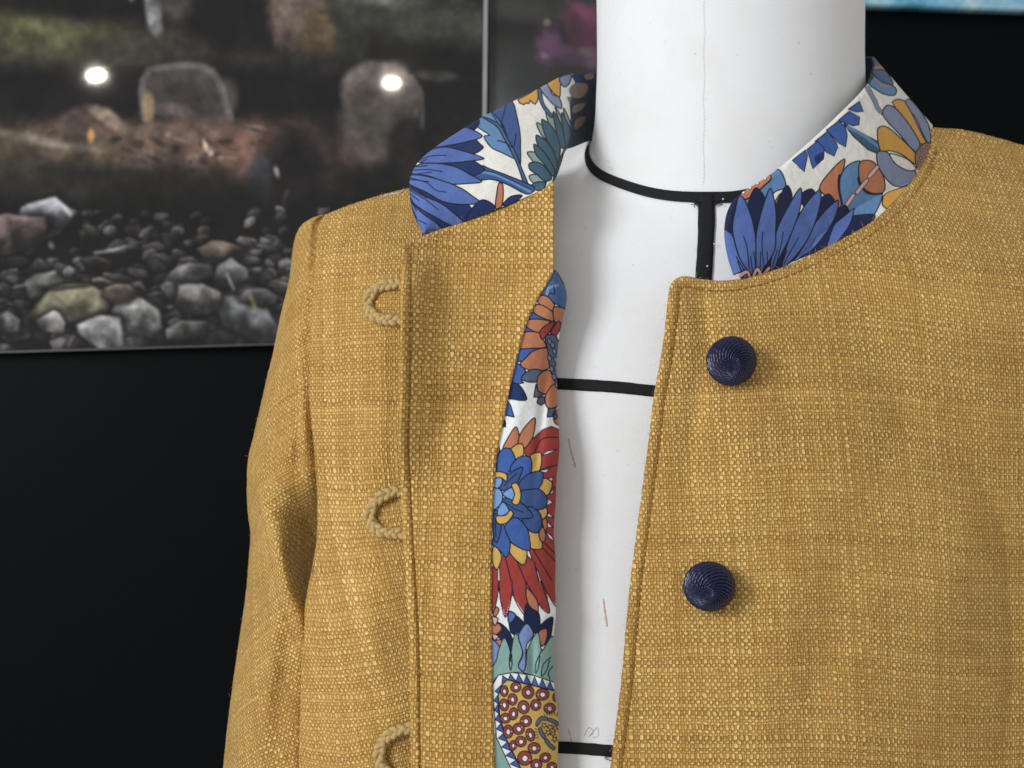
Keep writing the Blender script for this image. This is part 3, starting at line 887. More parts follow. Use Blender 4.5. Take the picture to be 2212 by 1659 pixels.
eT = edge_dist(gx, gy, spline(R_top[:14], 160)); eL = edge_dist(gx, gy, spline(R_left, 120))
e = np.minimum(eT, eL)
d = d + 0.0024 * gauss(gx, gy, 1520, 690, 26, 60, -10) + 0.0018 * gauss(gx, gy, 1500, 900, 24, 150, 6) - 0.0012 * gauss(gx, gy, 1620, 1000, 60, 200, 5)
d = d + 0.0022 * gauss(gx, gy, 2090, 520, 40, 200, -28) - 0.0016 * gauss(gx, gy, 1990, 640, 60, 200, -30) + 0.0024 * gauss(gx, gy, 1780, 1430, 60, 260, 12) - 0.0028 * gauss(gx, gy, 2060, 1250, 80, 260, 16) - 0.0016 * gauss(gx, gy, 1800, 820, 90, 120, 40) + 0.002 * gauss(gx, gy, 1960, 900, 50, 200, 25)
wt = smoothstep(1480, 1640, gx)
d = edge_roll(d, e, 24.0, 0.0007 - 0.0003 * wt, 0.0007 - 0.0004 * wt, 0.0016, 3.2)
d = keep_off(gx, gy, d, 0.006)
def depthR(px, py):
    return depthA(np.asarray(px, float), np.asarray(py, float))
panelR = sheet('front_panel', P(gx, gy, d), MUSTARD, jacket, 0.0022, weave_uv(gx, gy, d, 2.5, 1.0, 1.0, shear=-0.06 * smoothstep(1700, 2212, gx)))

# --- folded-back facing (inner side of the viewer's-left front)
D_left = [(867, 548), (866, 620), (865, 700), (863, 850), (860, 950), (865, 1050), (870, 1150), (876, 1250), (882, 1350), (885, 1450), (885, 1550), (887, 1659), (889, 1800)]
D_top = [(867, 548), (869, 530), (882, 520), (915, 508), (1000, 477), (1100, 438), (1160, 411), (1196, 392)]
D_right = [(1196, 392), (1197, 450), (1197, 520), (1196, 585), (1180, 616), (1160, 650), (1140, 695), (1121, 760), (1106, 820), (1090, 900), (1076, 970), (1068, 1050), (1063, 1150), (1062, 1250),
           (1062, 1350), (1064, 1450), (1066, 1550), (1070, 1659), (1074, 1800)]
D_bot = [(889, 1800), (980, 1800), (1074, 1800)]
depthD = RBF([(867, 540, .008), (915, 508, .020), (1000, 477, .027), (1100, 438, .028), (1196, 392, .028), (1197, 500, .018), (1196, 590, .008), (1040, 600, .012), (950, 600, .009), (900, 600, -.001),
              (866, 700, -.010), (930, 700, .000), (1000, 700, .006), (1120, 760, .000), (860, 880, -.012), (930, 880, -.004), (1000, 880, .001), (1095, 880, -.006),
              (865, 1050, -.008), (960, 1050, -.007), (1068, 1050, -.010), (870, 1180, -.007), (960, 1180, -.011), (1063, 1180, -.012),
              (882, 1350, -.008), (970, 1350, -.013), (1062, 1350, -.013), (885, 1659, -.010), (970, 1659, -.015), (1070, 1659, -.014), (889, 1800, -.010), (1074, 1800, -.014)])
n, m = 360, 130
gx, gy = coons(nubby(D_top, m, 0.4, 21), D_bot, nubby(D_left, n, 0.45, 22), nubby(D_right, n, 0.25, 23), n, m)
def facing_depth(px, py):
    d = depthD(px, py)
    d = d + 0.0022 * gauss(px, py, 1080, 850, 34, 120, 16) - 0.0014 * gauss(px, py, 1010, 770, 34, 130, 14) + 0.0020 * gauss(px, py, 950, 930, 34, 110, 20)
    d = d - 0.0018 * gauss(px, py, 1035, 1000, 30, 110, 12) + 0.0018 * gauss(px, py, 1110, 620, 40, 70, 40) + 0.0012 * gauss(px, py, 930, 1290, 22, 140, 4) - 0.001 * gauss(px, py, 1010, 1430, 28, 160, -4)
    return np.minimum(keep_off(px, py, d, 0.013), front_depth(np.maximum(px, 868), py) - 0.0050)
d = facing_depth(gx, gy)
eL = edge_dist(gx, gy, spline(D_left, 120)); eT = edge_dist(gx, gy, spline(D_top, 80)); eR = edge_dist(gx, gy, spline(D_right, 120))
d = edge_roll(d, eL, 21.0, 0.0008, 0.0009, 0.0016, 3.0)
d = d - 0.0006 * np.sin(np.clip(eT / 20, 0, 1) * math.pi) + 0.0014 * np.clip(1 - eT / 6.0, 0, 1) ** 2 + 0.0009 * np.clip(1 - eR / 6.0, 0, 1) ** 2
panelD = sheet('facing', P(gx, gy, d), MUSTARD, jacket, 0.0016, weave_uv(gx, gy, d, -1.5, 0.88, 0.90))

# ------------------------------------------------------------------ floral print (flat print, traced motif by motif)
CREAM = (234, 233, 224)
COLS = dict(cream=CREAM, white=(238, 240, 240), navy=(32, 50, 98), dnavy=(24, 34, 70), peri=(86, 110, 174), blue=(64, 98, 168), mid=(98, 138, 182), steel=(70, 104, 148),
            teal=(58, 94, 114), sage=(142, 162, 150), och=(214, 162, 74), grey=(134, 146, 176), rust=(190, 124, 90), red=(162, 64, 58), yel=(214, 176, 96), lblue=(122, 164, 214),
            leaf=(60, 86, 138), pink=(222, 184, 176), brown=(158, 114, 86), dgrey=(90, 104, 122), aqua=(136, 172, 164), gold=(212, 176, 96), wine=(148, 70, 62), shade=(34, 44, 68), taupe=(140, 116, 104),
            lav=(126, 146, 196))
LINE = (22, 28, 46)

class Print:
    def __init__(self, px, py, base):
        self.px, self.py = px, py
        self.c = np.ones(px.shape + (3,)) * lin(base)
    def zoom(self, ox, oy, sc):
        self.z = (ox, oy, sc)
    def tr(self, pts):
        ox, oy, sc = self.z
        p = np.asarray(pts, dtype=float)
        return np.stack([(ox + p[:, 0] / sc), (oy + p[:, 1] / sc)], -1) * (2212 / 4032.0)
    def closed(self, p, smooth):
        if smooth:
            q = np.r_[p[-2:], p, p[:3]]
            c = spline(q, len(q) * 7)
            # keep one turn only
            a = np.argmin(((c - p[0]) ** 2).sum(1)[: len(c) // 3]); b = len(c) - 1 - np.argmin(((c[::-1] - p[0]) ** 2).sum(1)[: len(c) // 3])
            return c[a:b + 1]
        return np.r_[p, p[:1]]
    def poly(self, col, pts, smooth=True, line=1.5, lcol=LINE):
        p = self.closed(self.tr(pts), smooth)
        lo, hi = p.min(0) - 4, p.max(0) + 4
        sel = np.where((self.px > lo[0]) & (self.px < hi[0]) & (self.py > lo[1]) & (self.py < hi[1]))
        if len(sel[0]) == 0:
            return
        x, y = self.px[sel], self.py[sel]
        ins = np.zeros(len(x), bool)
        dist = np.full(len(x), 1e9)
        for i in range(len(p) - 1):
            (ax, ay), (bx, by) = p[i], p[i + 1]
            if (ay > by) != (ay < by):
                pass
            cond = (ay > y) != (by > y)
            if cond.any():
                xi = (bx - ax) * (y - ay) / ((by - ay) if by != ay else 1e-9) + ax
                ins ^= cond & (x < xi)
            if line:
                dx, dy = bx - ax, by - ay
                l2 = max(dx * dx + dy * dy, 1e-9)
                t = np.clip(((x - ax) * dx + (y - ay) * dy) / l2, 0, 1)
                np.minimum(dist, (x - ax - t * dx) ** 2 + (y - ay - t * dy) ** 2, out=dist)
        cc = self.c[sel]
        cc[ins] = lin(COLS[col])
        if line:
            k = (1 - smoothstep(line - 0.7, line + 0.5, np.sqrt(dist)))[:, None]
            cc = cc * (1 - k) + lin(lcol) * k
        self.c[sel] = cc
    def line(self, pts, w=1.2, col=LINE, raw=False):
        p = np.asarray(pts, float) if raw else self.tr(pts)
        p = spline(p, max(8, len(p) * 8))
        lo, hi = p.min(0) - 6 - w, p.max(0) + 6 + w
        sel = np.where((self.px > lo[0]) & (self.px < hi[0]) & (self.py > lo[1]) & (self.py < hi[1]))
        if len(sel[0]) == 0:
            return
        dd = edge_dist(self.px[sel], self.py[sel], p)
        k = (1 - smoothstep(w - 0.6, w + 0.6, dd))[:, None]
        self.c[sel] = self.c[sel] * (1 - k) + lin(col) * k
    def ell(self, col, cx, cy, rx, ry, line=1.5, lcol=LINE, ang=0):
        t = np.linspace(0, 2 * np.pi, 14, endpoint=False); a = math.radians(ang)
        ex, ey = rx * np.cos(t), ry * np.sin(t)
        self.poly(col, np.stack([cx + ex * math.cos(a) - ey * math.sin(a), cy + ex * math.sin(a) + ey * math.cos(a)], -1), True, line, lcol)

def paint_left_collar(p):
    p.zoom(1500, 200, 2.212)
    p.poly('shade', [(1665, 190), (1900, 180), (2100, 700), (1700, 1120), (1490, 1150), (1515, 1040), (1560, 920), (1620, 800), (1650, 680), (1650, 560), (1640, 430), (1692, 290)], False, 0)  # shadowed inside of the collar past the fold, its shade painted into the print
    for g in [[(1640, 330), (1700, 280), (1790, 290), (1800, 350), (1740, 410), (1660, 400)], [(1680, 480), (1780, 460), (1740, 520), (1670, 540)], [(1620, 400), (1660, 410), (1640, 450)],
              [(1700, 600), (1780, 570), (1760, 640), (1690, 680)], [(1770, 210), (1850, 205), (1850, 240), (1790, 250)]]:
        p.poly('taupe', g, True, 0)
    p.poly('navy', [(1665, 215), (1740, 205), (1790, 270), (1700, 275)], True, 0)
    # sage and teal leaves
    for g in [[(1355, 628), (1395, 640), (1465, 695), (1505, 770), (1512, 870), (1440, 780), (1390, 720)], [(1436, 515), (1480, 550), (1535, 660), (1545, 740), (1490, 690), (1450, 600)],
              [(1518, 490), (1562, 560), (1595, 670), (1570, 660), (1538, 570)], [(1592, 500), (1640, 600), (1655, 660), (1612, 620)],
              [(1275, 886), (1340, 884), (1395, 935), (1430, 1005), (1475, 1070), (1480, 1110), (1390, 1030), (1310, 945)], [(1290, 1092), (1345, 1076), (1405, 1105), (1440, 1150), (1330, 1150)]]:
        p.poly('sage', g)
    for g in [[(1500, 530), (1560, 620), (1622, 770), (1600, 850), (1556, 830), (1525, 690)], [(1575, 540), (1640, 660), (1655, 740), (1615, 830), (1590, 720)],
              [(1400, 600), (1470, 640), (1535, 740), (1562, 870), (1530, 990), (1500, 870), (1440, 765)], [(1353, 735), (1430, 780), (1492, 855), (1530, 965), (1520, 1060), (1440, 935), (1370, 835)],
              [(1333, 815), (1400, 860), (1470, 955), (1512, 1045), (1500, 1095), (1420, 985), (1350, 900)], [(1290, 985), (1335, 968), (1395, 985), (1455, 1045), (1485, 1115), (1430, 1135), (1355, 1075), (1298, 1035)],
              [(1320, 1162), (1380, 1140), (1435, 1152), (1410, 1210), (1340, 1210)]]:
        p.poly('teal', g)
    # ochre and grey flowers
    p.poly('grey', [(1385, 320), (1455, 285), (1490, 375), (1550, 405), (1575, 500), (1530, 488), (1465, 430)])
    p.poly('och', [(1450, 280), (1560, 225), (1562, 330), (1556, 402), (1520, 382), (1488, 350)])
    p.poly('grey', [(1556, 235), (1655, 205), (1645, 275), (1605, 315), (1570, 290)])
    p.poly('steel', [(1365, 335), (1388, 330), (1420, 460), (1495, 565), (1480, 580), (1408, 490), (1372, 400)])
    p.poly('och', [(1193, 425), (1280, 380), (1362, 325), (1370, 400), (1362, 440), (1343, 466), (1318, 452), (1300, 430), (1288, 460), (1262, 455), (1245, 470), (1208, 455)], False)
    # split leaf
    p.poly('mid', [(840, 590), (960, 530), (1050, 640), (1100, 780), (1170, 935), (1060, 890), (960, 840), (897, 745), (945, 735), (880, 690), (830, 650)])
    p.poly('leaf', [(975, 525), (1090, 465), (1145, 445), (1182, 560), (1212, 720), (1216, 840), (1212, 1000), (1165, 880), (1110, 780), (1060, 640)])
    p.poly('steel', [(880, 575), (960, 600), (1040, 650), (1100, 760), (1160, 860), (1220, 1010), (1290, 1190), (1260, 1190), (1190, 1000), (1130, 870), (1070, 760), (1010, 660)])
    p.line([(1050, 620), (1090, 470)], 1.2); p.line([(1015, 620), (960, 540)], 1.2); p.line([(1140, 840), (1080, 800), (1015, 780)], 1.4); p.line([(1160, 830), (1178, 720)], 1.4)
    # stems
    p.poly('leaf', [(800, 1080), (860, 1040), (880, 1000), (940, 1025), (1100, 1085), (1345, 1195), (1300, 1245), (1255, 1245), (1100, 1165), (960, 1120), (860, 1125)])
    p.line([(880, 1055), (1000, 1080), (1300, 1225)], 3.0, COLS['mid']); p.line([(880, 1040), (1010, 1070), (1310, 1212)], 1.0)
    p.poly('rust', [(1030, 1150), (1062, 1168), (1052, 1350), (1000, 1375), (1010, 1230)])
    p.poly('navy', [(1060, 1345), (1130, 1270), (1230, 1260), (1150, 1330)])
    # big blue daisy
    p.poly('navy', [(215, 1080), (320, 990), (430, 1000), (450, 1250), (420, 1480), (350, 1640), (230, 1640), (200, 1300)], True, 0)
    p.poly('dnavy', [(690, 690), (760, 630), (850, 595), (852, 640), (800, 695)])
    p.poly('navy', [(430, 855), (600, 822), (760, 788), (815, 768), (868, 815), (892, 842), (820, 892), (700, 880), (560, 845)])
    p.poly('peri', [(440, 840), (540, 755), (700, 665), (800, 690), (882, 745), (760, 790), (600, 822)])
    p.poly('navy', [(540, 980), (700, 965), (805, 960), (905, 1032), (880, 1055), (800, 1085), (680, 1035)])
    p.poly('peri', [(325, 965), (420, 870), (560, 838), (700, 868), (830, 908), (898, 940), (760, 962), (560, 978)])
    p.poly('navy', [(260, 1090), (330, 1035), (480, 1090), (640, 1170), (780, 1260), (500, 1240), (330, 1150)], True, 0)
    p.poly('peri', [(255, 1060), (330, 990), (480, 980), (640, 1008), (780, 1080), (878, 1140), (760, 1156), (600, 1158), (420, 1092)])
    p.poly('navy', [(240, 1150), (400, 1240), (540, 1305), (750, 1335), (795, 1400), (740, 1490), (640, 1430), (420, 1280)])
    p.poly('peri', [(236, 1150), (250, 1085), (380, 1090), (560, 1140), (700, 1198), (800, 1268), (865, 1322), (700, 1338), (540, 1312), (400, 1235)])
    p.poly('navy', [(275, 1330), (480, 1450), (650, 1505), (570, 1580), (500, 1560), (380, 1440)])
    p.poly('peri', [(236, 1200), (380, 1268), (520, 1328), (640, 1418), (725, 1505), (630, 1525), (480, 1452), (300, 1342), (252, 1270)])
    p.poly('peri', [(262, 1330), (380, 1430), (490, 1505), (535, 1570), (360, 1620), (305, 1450)])
    p.poly('navy', [(745, 1490), (780, 1390), (885, 1298), (995, 1362), (930, 1430), (850, 1480)])
    for g in [[(340, 950), (440, 915), (570, 910)], [(330, 975), (400, 945)], [(300, 1010), (400, 1000)], [(280, 1040), (420, 1035), (530, 1052)], [(300, 1075), (420, 1060), (440, 1058)],
              [(245, 1105), (400, 1150), (480, 1215), (570, 1232)], [(250, 1120), (340, 1130), (420, 1140)], [(240, 1180), (300, 1200), (390, 1280)], [(240, 1210), (380, 1290), (500, 1385)], [(250, 1240), (330, 1305)],
              [(330, 1475), (395, 1510)], [(270, 1325), (310, 1392)]]:
        p.line(g, 1.1)

def paint_right_collar(p):
    p.zoom(2600, 150, 1.5447)
    p.poly('dgrey', [(1240, 90), (1300, 110), (1345, 175), (1290, 190), (1255, 260), (1230, 200)], True, 0)
    p.poly('shade', [(1100, 60), (1262, 80), (1292, 160), (1300, 230), (1266, 285), (1245, 300), (1100, 320)], True, 0)  # inner side beside the neck painted dark, shade laid into the print colour
    p.poly('rust', [(1290, 195), (1340, 180), (1375, 225), (1330, 228)], True, 0)
    p.poly('steel', [(1280, 215), (1345, 205), (1395, 265), (1400, 300), (1340, 285)])
    p.poly('mid', [(1262, 292), (1290, 250), (1345, 280), (1400, 300), (1424, 325), (1412, 358), (1350, 352), (1290, 318)])
    p.line([(1290, 255), (1340, 300), (1390, 305)], 1.8, COLS['rust'])
    # dashes along the top edge
    for g in [[(1135, 445), (1200, 396), (1222, 455), (1180, 458)], [(1075, 512), (1140, 455), (1200, 490), (1196, 535), (1160, 542)], [(1005, 572), (1080, 512), (1115, 550), (1126, 600), (1116, 668), (1080, 650)],
              [(935, 640), (1010, 578), (1060, 640), (1068, 672), (1046, 724), (1000, 702)], [(885, 690), (950, 636), (986, 680), (982, 742), (918, 800), (908, 770)], [(800, 756), (878, 692), (886, 722), (866, 820), (830, 785)]]:
        p.poly('blue', g, False, 1.1)
    p.poly('navy', [(930, 730), (985, 700), (980, 745), (940, 770)], True, 0)
    p.poly('teal', [(1105, 528), (1335, 650), (1322, 714), (1250, 684), (1160, 602)], False)
    p.line([(1130, 550), (1210, 590), (1325, 675)], 3.6, COLS['mid'])
    # grey and ochre trumpet flower
    p.line([(1250, 316), (1290, 390), (1312, 440), (1350, 472)], 5.2, LINE); p.line([(1250, 316), (1290, 390), (1312, 440), (1350, 472)], 4.0, COLS['grey'])
    p.poly('grey', [(1470, 400), (1505, 383), (1560, 440), (1622, 550), (1626, 660), (1590, 605), (1530, 480), (1488, 450)])
    p.poly('och', [(1400, 402), (1430, 383), (1475, 398), (1580, 600), (1605, 650), (1560, 645), (1490, 540)])
    p.poly('grey', [(1338, 470), (1368, 418), (1432, 450), (1562, 640), (1548, 705), (1440, 592)])
    p.poly('och', [(1308, 562), (1350, 543), (1420, 590), (1545, 720), (1545, 775), (1450, 712), (1370, 690), (1330, 705)])
    p.poly('grey', [(1308, 700), (1362, 698), (1400, 735), (1530, 810), (1542, 832), (1510, 890), (1460, 917), (1400, 897), (1338, 830), (1308, 770)])
    p.poly('cream', [(1382, 710), (1480, 738), (1542, 800), (1500, 812), (1420, 772)])
    p.poly('brown', [(1540, 705), (1590, 648), (1640, 655), (1625, 735), (1560, 805), (1540, 775)])
    for (a, b) in [(1575, 690), (1605, 675), (1570, 735), (1600, 720), (1560, 765)]:
        p.ell('grey', a, b, 9, 10, 0.9)
    # rust and blue flower
    p.poly('rust', [(958, 922), (1020, 820), (1108, 742), (1100, 812), (1070, 872), (1088, 1000), (1080, 1034), (1040, 992)])
    p.poly('mid', [(1080, 872), (1120, 788), (1200, 752), (1212, 790), (1190, 872), (1240, 942), (1340, 957), (1310, 1060), (1275, 1095), (1160, 1095), (1100, 1025)])
    p.poly('rust', [(1203, 760), (1270, 752), (1312, 790), (1348, 862), (1346, 942), (1290, 952), (1228, 920), (1198, 862)])
    p.line([(1078, 840), (1075, 920), (1092, 1010)], 2.6); p.line([(1190, 860), (1240, 940), (1340, 955)], 2.6)
    for (a, b) in [((1120, 1020), (1160, 960)), ((1185, 940), (1240, 872)), ((1258, 845), (1305, 790))]:
        p.line([a, b], 5.0); p.line([a, b], 3.4, COLS['pink'])
    p.poly('och', [(1343, 1022), (1360, 960), (1440, 928), (1520, 910), (1400, 1025), (1370, 1050)])
    p.poly('dnavy', [(1120, 1110), (1200, 1088), (1300, 1090), (1250, 1160), (1120, 1220)])
    # blue bud with dotted rust band
    p.poly('mid', [(470, 985), (600, 880), (715, 812), (742, 850), (752, 912), (690, 940), (640, 1000), (500, 1040)])
    p.poly('rust', [(480, 975), (560, 905), (665, 842), (672, 862), (640, 894), (520, 985)])
    for (a, b) in [(505, 947), (546, 918), (590, 892), (636, 862)]:
        p.ell('white', a, b, 10, 15, 0.9)
    p.poly('rust', [(690, 1000), (725, 950), (740, 985), (700, 1020)])
    # big blue daisy
    p.poly('dnavy', [(430, 1480), (700, 1400), (1000, 1290), (1180, 1180), (1150, 1090), (1000, 1080), (860, 1060), (740, 1070), (600, 1080), (480, 1120)], True, 0)
    for g in [[(398, 1135), (440, 1010), (482, 975), (472, 1100), (440, 1190)], [(528, 1012), (580, 922), (628, 985), (604, 1085), (560, 1150)], [(688, 1045), (760, 902), (792, 960), (762, 1045), (700, 1120)],
              [(842, 962), (906, 922), (934, 960), (870, 1030)], [(945, 1005), (1010, 952), (1048, 1000), (1000, 1065), (930, 1110)], [(1056, 1062), (1110, 1018), (1134, 1060), (1080, 1115)]]:
        p.poly('dnavy', g)
    for g in [[(1000, 1330), (1050, 1150), (1110, 1090), (1168, 1042), (1150, 1135), (1090, 1225)], [(810, 1360), (880, 1230), (950, 1100), (1068, 988), (1056, 1075), (980, 1225), (900, 1310)],
              [(730, 1400), (770, 1230), (850, 1050), (957, 927), (966, 985), (930, 1125), (860, 1262)], [(660, 1420), (690, 1200), (740, 1080), (842, 916), (848, 1000), (800, 1155), (740, 1285)],
              [(565, 1440), (575, 1200), (610, 1050), (661, 920), (692, 1040), (692, 1165), (680, 1300)], [(400, 1160), (450, 1230), (520, 1380), (540, 1460), (450, 1460), (415, 1330)],
              [(560, 1430), (500, 1385), (440, 1200), (440, 1100), (486, 970), (532, 1050), (566, 1180), (572, 1300)]]:
        p.poly('peri', g)
    for g in [[(500, 1205), (520, 1280), (530, 1400)], [(615, 1180), (608, 1260), (620, 1390)], [(738, 1180), (725, 1250), (690, 1390)], [(830, 1215), (790, 1280), (740, 1370)], [(930, 1220), (900, 1290), (850, 1340)],
              [(600, 1300), (595, 1400)], [(640, 1300), (640, 1400)], [(700, 1290), (670, 1390)], [(560, 1300), (570, 1410)], [(460, 1330), (500, 1410)], [(470, 1360), (490, 1430)], [(760, 1290), (720, 1390)], [(540, 1330), (550, 1420)], [(880, 1280), (840, 1340)]]:
        p.line(g, 1.1)
    p.line([(455, 1460), (515, 1418), (545, 1452), (578, 1402), (610, 1432), (650, 1395)], 5.0); p.line([(455, 1460), (515, 1418), (545, 1452), (578, 1402), (610, 1432), (650, 1395)], 2.6, COLS['pink'])

def paint_lining(p):
    p.zoom(1850, 1050, 1659 / 800.0)
    p.poly('steel', [(700, 30), (740, 100), (800, 190), (860, 270), (850, 380), (690, 300), (540, 250), (590, 190), (640, 110)])
    p.line([(630, 240), (640, 180), (690, 160), (720, 150)], 3.0, COLS['grey']); p.line([(640, 240), (655, 215), (690, 225), (685, 165)], 1.2)
    for g in [[(310, 945), (330, 790), (370, 780), (455, 850), (420, 930), (440, 950)], [(352, 772), (368, 690), (420, 660), (595, 662), (602, 682), (520, 692), (450, 762)], [(415, 550), (440, 485), (530, 530), (440, 552)],
              [(460, 415), (505, 375), (625, 420), (622, 437), (530, 437)]]:
        p.poly('blue', g)
    for g in [[(552, 252), (590, 233), (642, 250), (694, 322), (682, 372), (600, 332), (558, 292)], [(518, 322), (560, 308), (622, 330), (682, 380), (688, 442), (580, 412), (523, 372)],
              [(688, 330), (760, 338), (820, 380), (800, 480), (700, 455), (680, 390)], [(450, 442), (540, 428), (662, 450), (622, 482), (582, 542), (520, 527), (456, 482)],
              [(380, 640), (425, 545), (562, 538), (602, 600), (622, 655), (500, 667), (386, 668)], [(412, 792), (450, 752), (520, 688), (642, 668), (662, 742), (652, 822), (560, 852), (440, 828)],
              [(558, 892), (620, 848), (682, 858), (725, 950), (700, 972), (620, 1042), (558, 1012)], [(622, 1042), (690, 958), (730, 1020), (718, 1132), (650, 1158), (618, 1122)], [(690, 1200), (730, 1160), (730, 1290), (690, 1270)]]:
        p.poly('rust', g)
    for g in [[(572, 532), (620, 480), (692, 452), (652, 532), (590, 594)], [(658, 542), (722, 446), (745, 470), (702, 565)]]:
        p.poly('red', g)
    p.poly('dgrey', [(422, 922), (450, 870), (522, 838), (592, 853), (560, 892), (540, 942)])
    p.poly('dgrey', [(618, 568), (700, 565), (735, 700), (745, 980), (700, 950), (652, 822), (640, 700)])
    for (a, b) in [(650, 610), (675, 640), (650, 745), (668, 835), (688, 900), (712, 970), (690, 690), (700, 760), (706, 830)]:
        p.ell('grey', a, b, 15, 24, 1.2, ang=-20)
    for g in [[(522, 1065), (540, 960), (560, 1018), (612, 1042), (560, 1065)], [(548, 1112), (560, 1066), (612, 1062), (612, 1112), (580, 1132)], [(632, 1228), (640, 1160), (705, 1150), (672, 1224)], [(680, 1215), (700, 1195), (720, 1230), (690, 1250)]]:
        p.poly('dgrey', g, False)
    p.poly('navy', [(286, 1062), (300, 948), (392, 960), (442, 1020), (462, 1088), (350, 1082)]); p.poly('blue', [(256, 1205), (286, 1070), (332, 1130), (362, 1228)], False); p.poly('navy', [(236, 1305), (250, 1195), (292, 1270), (292, 1308)], False)
    p.zoom(1850, 1650, 1896 / 800.0)
    p.poly('red', [(490, 300), (590, 180), (680, 98), (760, 68), (815, 90), (860, 130), (860, 300), (860, 700), (860, 1150), (860, 1700), (700, 1700), (420, 1700), (180, 1700), (180, 1360), (250, 1400), (300, 1280), (600, 1000), (660, 700), (580, 400)], False, 1.2)
    for g in [[(308, 285), (360, 168), (430, 72), (457, 140), (457, 238), (390, 275)], [(452, 240), (470, 140), (560, 20), (607, -10), (607, 80), (580, 185), (500, 278)]]:
        p.poly('rust', g)
    for g in [[(663, 345), (720, 300), (812, 282), (740, 322)], [(648, 486), (745, 462), (712, 502)], [(722, 558), (778, 543), (766, 584)], [(742, 700), (793, 632), (772, 695)], [(706, 815), (720, 738), (778, 776)], [(718, 908), (735, 873), (783, 922)],
              [(718, 1012), (713, 940), (774, 1012)], [(708, 1050), (760, 1088), (797, 1145), (740, 1112)], [(522, 1225), (552, 1228), (584, 1318), (540, 1278)], [(262, 1385), (277, 1378), (284, 1700), (258, 1700)], [(608, 1368), (640, 1428), (684, 1578), (650, 1545)]]:
        p.poly('white', g, False, 1.2)
    for g in [[(605, 305), (660, 200), (720, 172), (815, 172)], [(330, 1290), (380, 1500), (388, 1690)], [(440, 1330), (510, 1500), (535, 1640)], [(580, 1200), (700, 1400), (800, 1560)], [(670, 1190), (800, 1330)], [(600, 1330), (660, 1550), (720, 1690)], [(660, 470), (810, 430)], [(690, 1150), (790, 1250)]]:
        p.line(g, 1.3)
    for g in [[(380, 292), (440, 236), (492, 238), (498, 334), (430, 374)], [(566, 342), (610, 316), (664, 318), (652, 475), (570, 494)], [(678, 552), (766, 590), (742, 694), (700, 716), (636, 650)], [(636, 850), (702, 816), (724, 880), (670, 945)],
              [(546, 1048), (642, 1056), (670, 1206), (552, 1196)], [(364, 1232), (380, 1156), (524, 1208), (518, 1346), (480, 1358)], [(205, 1310), (228, 1176), (296, 1280), (250, 1406)], [(225, 340), (258, 235), (278, 292), (245, 345)]]:
        p.poly('yel', g)
    for g in [[(676, 942), (712, 926), (724, 990), (702, 1056)], [(646, 1060), (680, 1006), (708, 1080), (692, 1146), (662, 1136)]]:
        p.poly('rust', g)
    for g in [[(246, 490), (248, 380), (300, 286), (372, 276), (424, 380), (380, 474), (310, 526)], [(376, 474), (430, 378), (510, 342), (568, 368), (574, 482), (500, 594), (430, 606)], [(326, 1000), (420, 918), (522, 1000), (558, 1120), (552, 1226), (400, 1164), (338, 1082)],
              [(205, 1160), (300, 948), (334, 1050), (378, 1162), (342, 1288), (260, 1206)], [(200, 450), (240, 340), (250, 480), (210, 520)]]:
        p.poly('blue', g)
    for g in [[(456, 606), (540, 518), (640, 486), (684, 510), (674, 594), (620, 664), (480, 686)], [(466, 682), (560, 656), (650, 656), (714, 720), (724, 772), (692, 834), (600, 844), (480, 794)], [(476, 862), (560, 816), (622, 848), (664, 900), (669, 1002), (632, 1060), (560, 1044), (480, 934)]]:
        p.poly('leaf', g)
    for g in [[(266, 648), (330, 538), (486, 446), (490, 480), (430, 606), (330, 666)], [(296, 752), (370, 736), (500, 796), (586, 914), (420, 920), (316, 852)], [(212, 880), (250, 848), (294, 982), (252, 1156), (222, 1100)]]:
        p.poly('leaf', g)
    p.line([(320, 620), (400, 540), (435, 510)], 1.1); p.line([(320, 775), (420, 840), (500, 870)], 1.1); p.line([(238, 880), (240, 1000), (242, 1100)], 1.1)
    for g in [[(200, 630), (280, 656), (308, 720), (282, 804), (205, 846)], [(222, 560), (292, 546), (304, 590), (262, 646), (215, 626)], [(306, 692), (402, 636), (414, 690), (408, 754), (330, 726)], [(260, 842), (312, 776), (364, 862), (268, 912)]]:
        p.poly('lblue', g)
    for g in [[(200, 496), (300, 496), (344, 520), (338, 580), (290, 548), (205, 548)], [(390, 610), (442, 602), (474, 680), (469, 762), (442, 800), (396, 784), (416, 700)], [(246, 910), (330, 898), (380, 850), (404, 885), (340, 970), (262, 974)]]:
        p.poly('yel', g)
    p.zoom(1850, 2300, 1833 / 800.0)
    p.poly('white', [(180, 120), (245, 130), (262, 10), (280, 150), (320, 298), (376, 100), (400, 122), (500, 282), (520, 180), (640, 205), (712, 262), (700, 90), (770, 190), (800, 300), (800, 900), (180, 900)], False, 0)
    for g in [[(262, -30), (382, -30), (378, 100), (322, 298), (278, 150)], [(378, -30), (502, -30), (522, 170), (502, 284), (400, 124)], [(502, -30), (640, -30), (714, 200), (714, 264), (640, 204)], [(648, -30), (800, -30), (790, 210), (700, 82)], [(180, -30), (262, -30), (246, 132), (205, 262)]]:
        p.poly('red', g, False, 0); p.line(np.array(g[1:] + g[:1]) if False else g[1:] + [g[0]], 1.3)
    p.poly('rust', [(508, 36), (562, 80), (614, 170), (608, 274), (528, 182)])
    for g in [[(496, 372), (508, 178), (560, 220), (624, 270), (624, 402), (570, 446)], [(346, 312), (400, 278), (472, 330), (494, 370), (410, 456), (370, 434), (352, 350)], [(616, 424), (660, 348), (746, 298), (742, 400), (702, 566), (650, 504)], [(246, 346), (332, 400), (384, 502), (362, 606), (300, 524), (236, 440)]]:
        p.poly('dnavy', g)
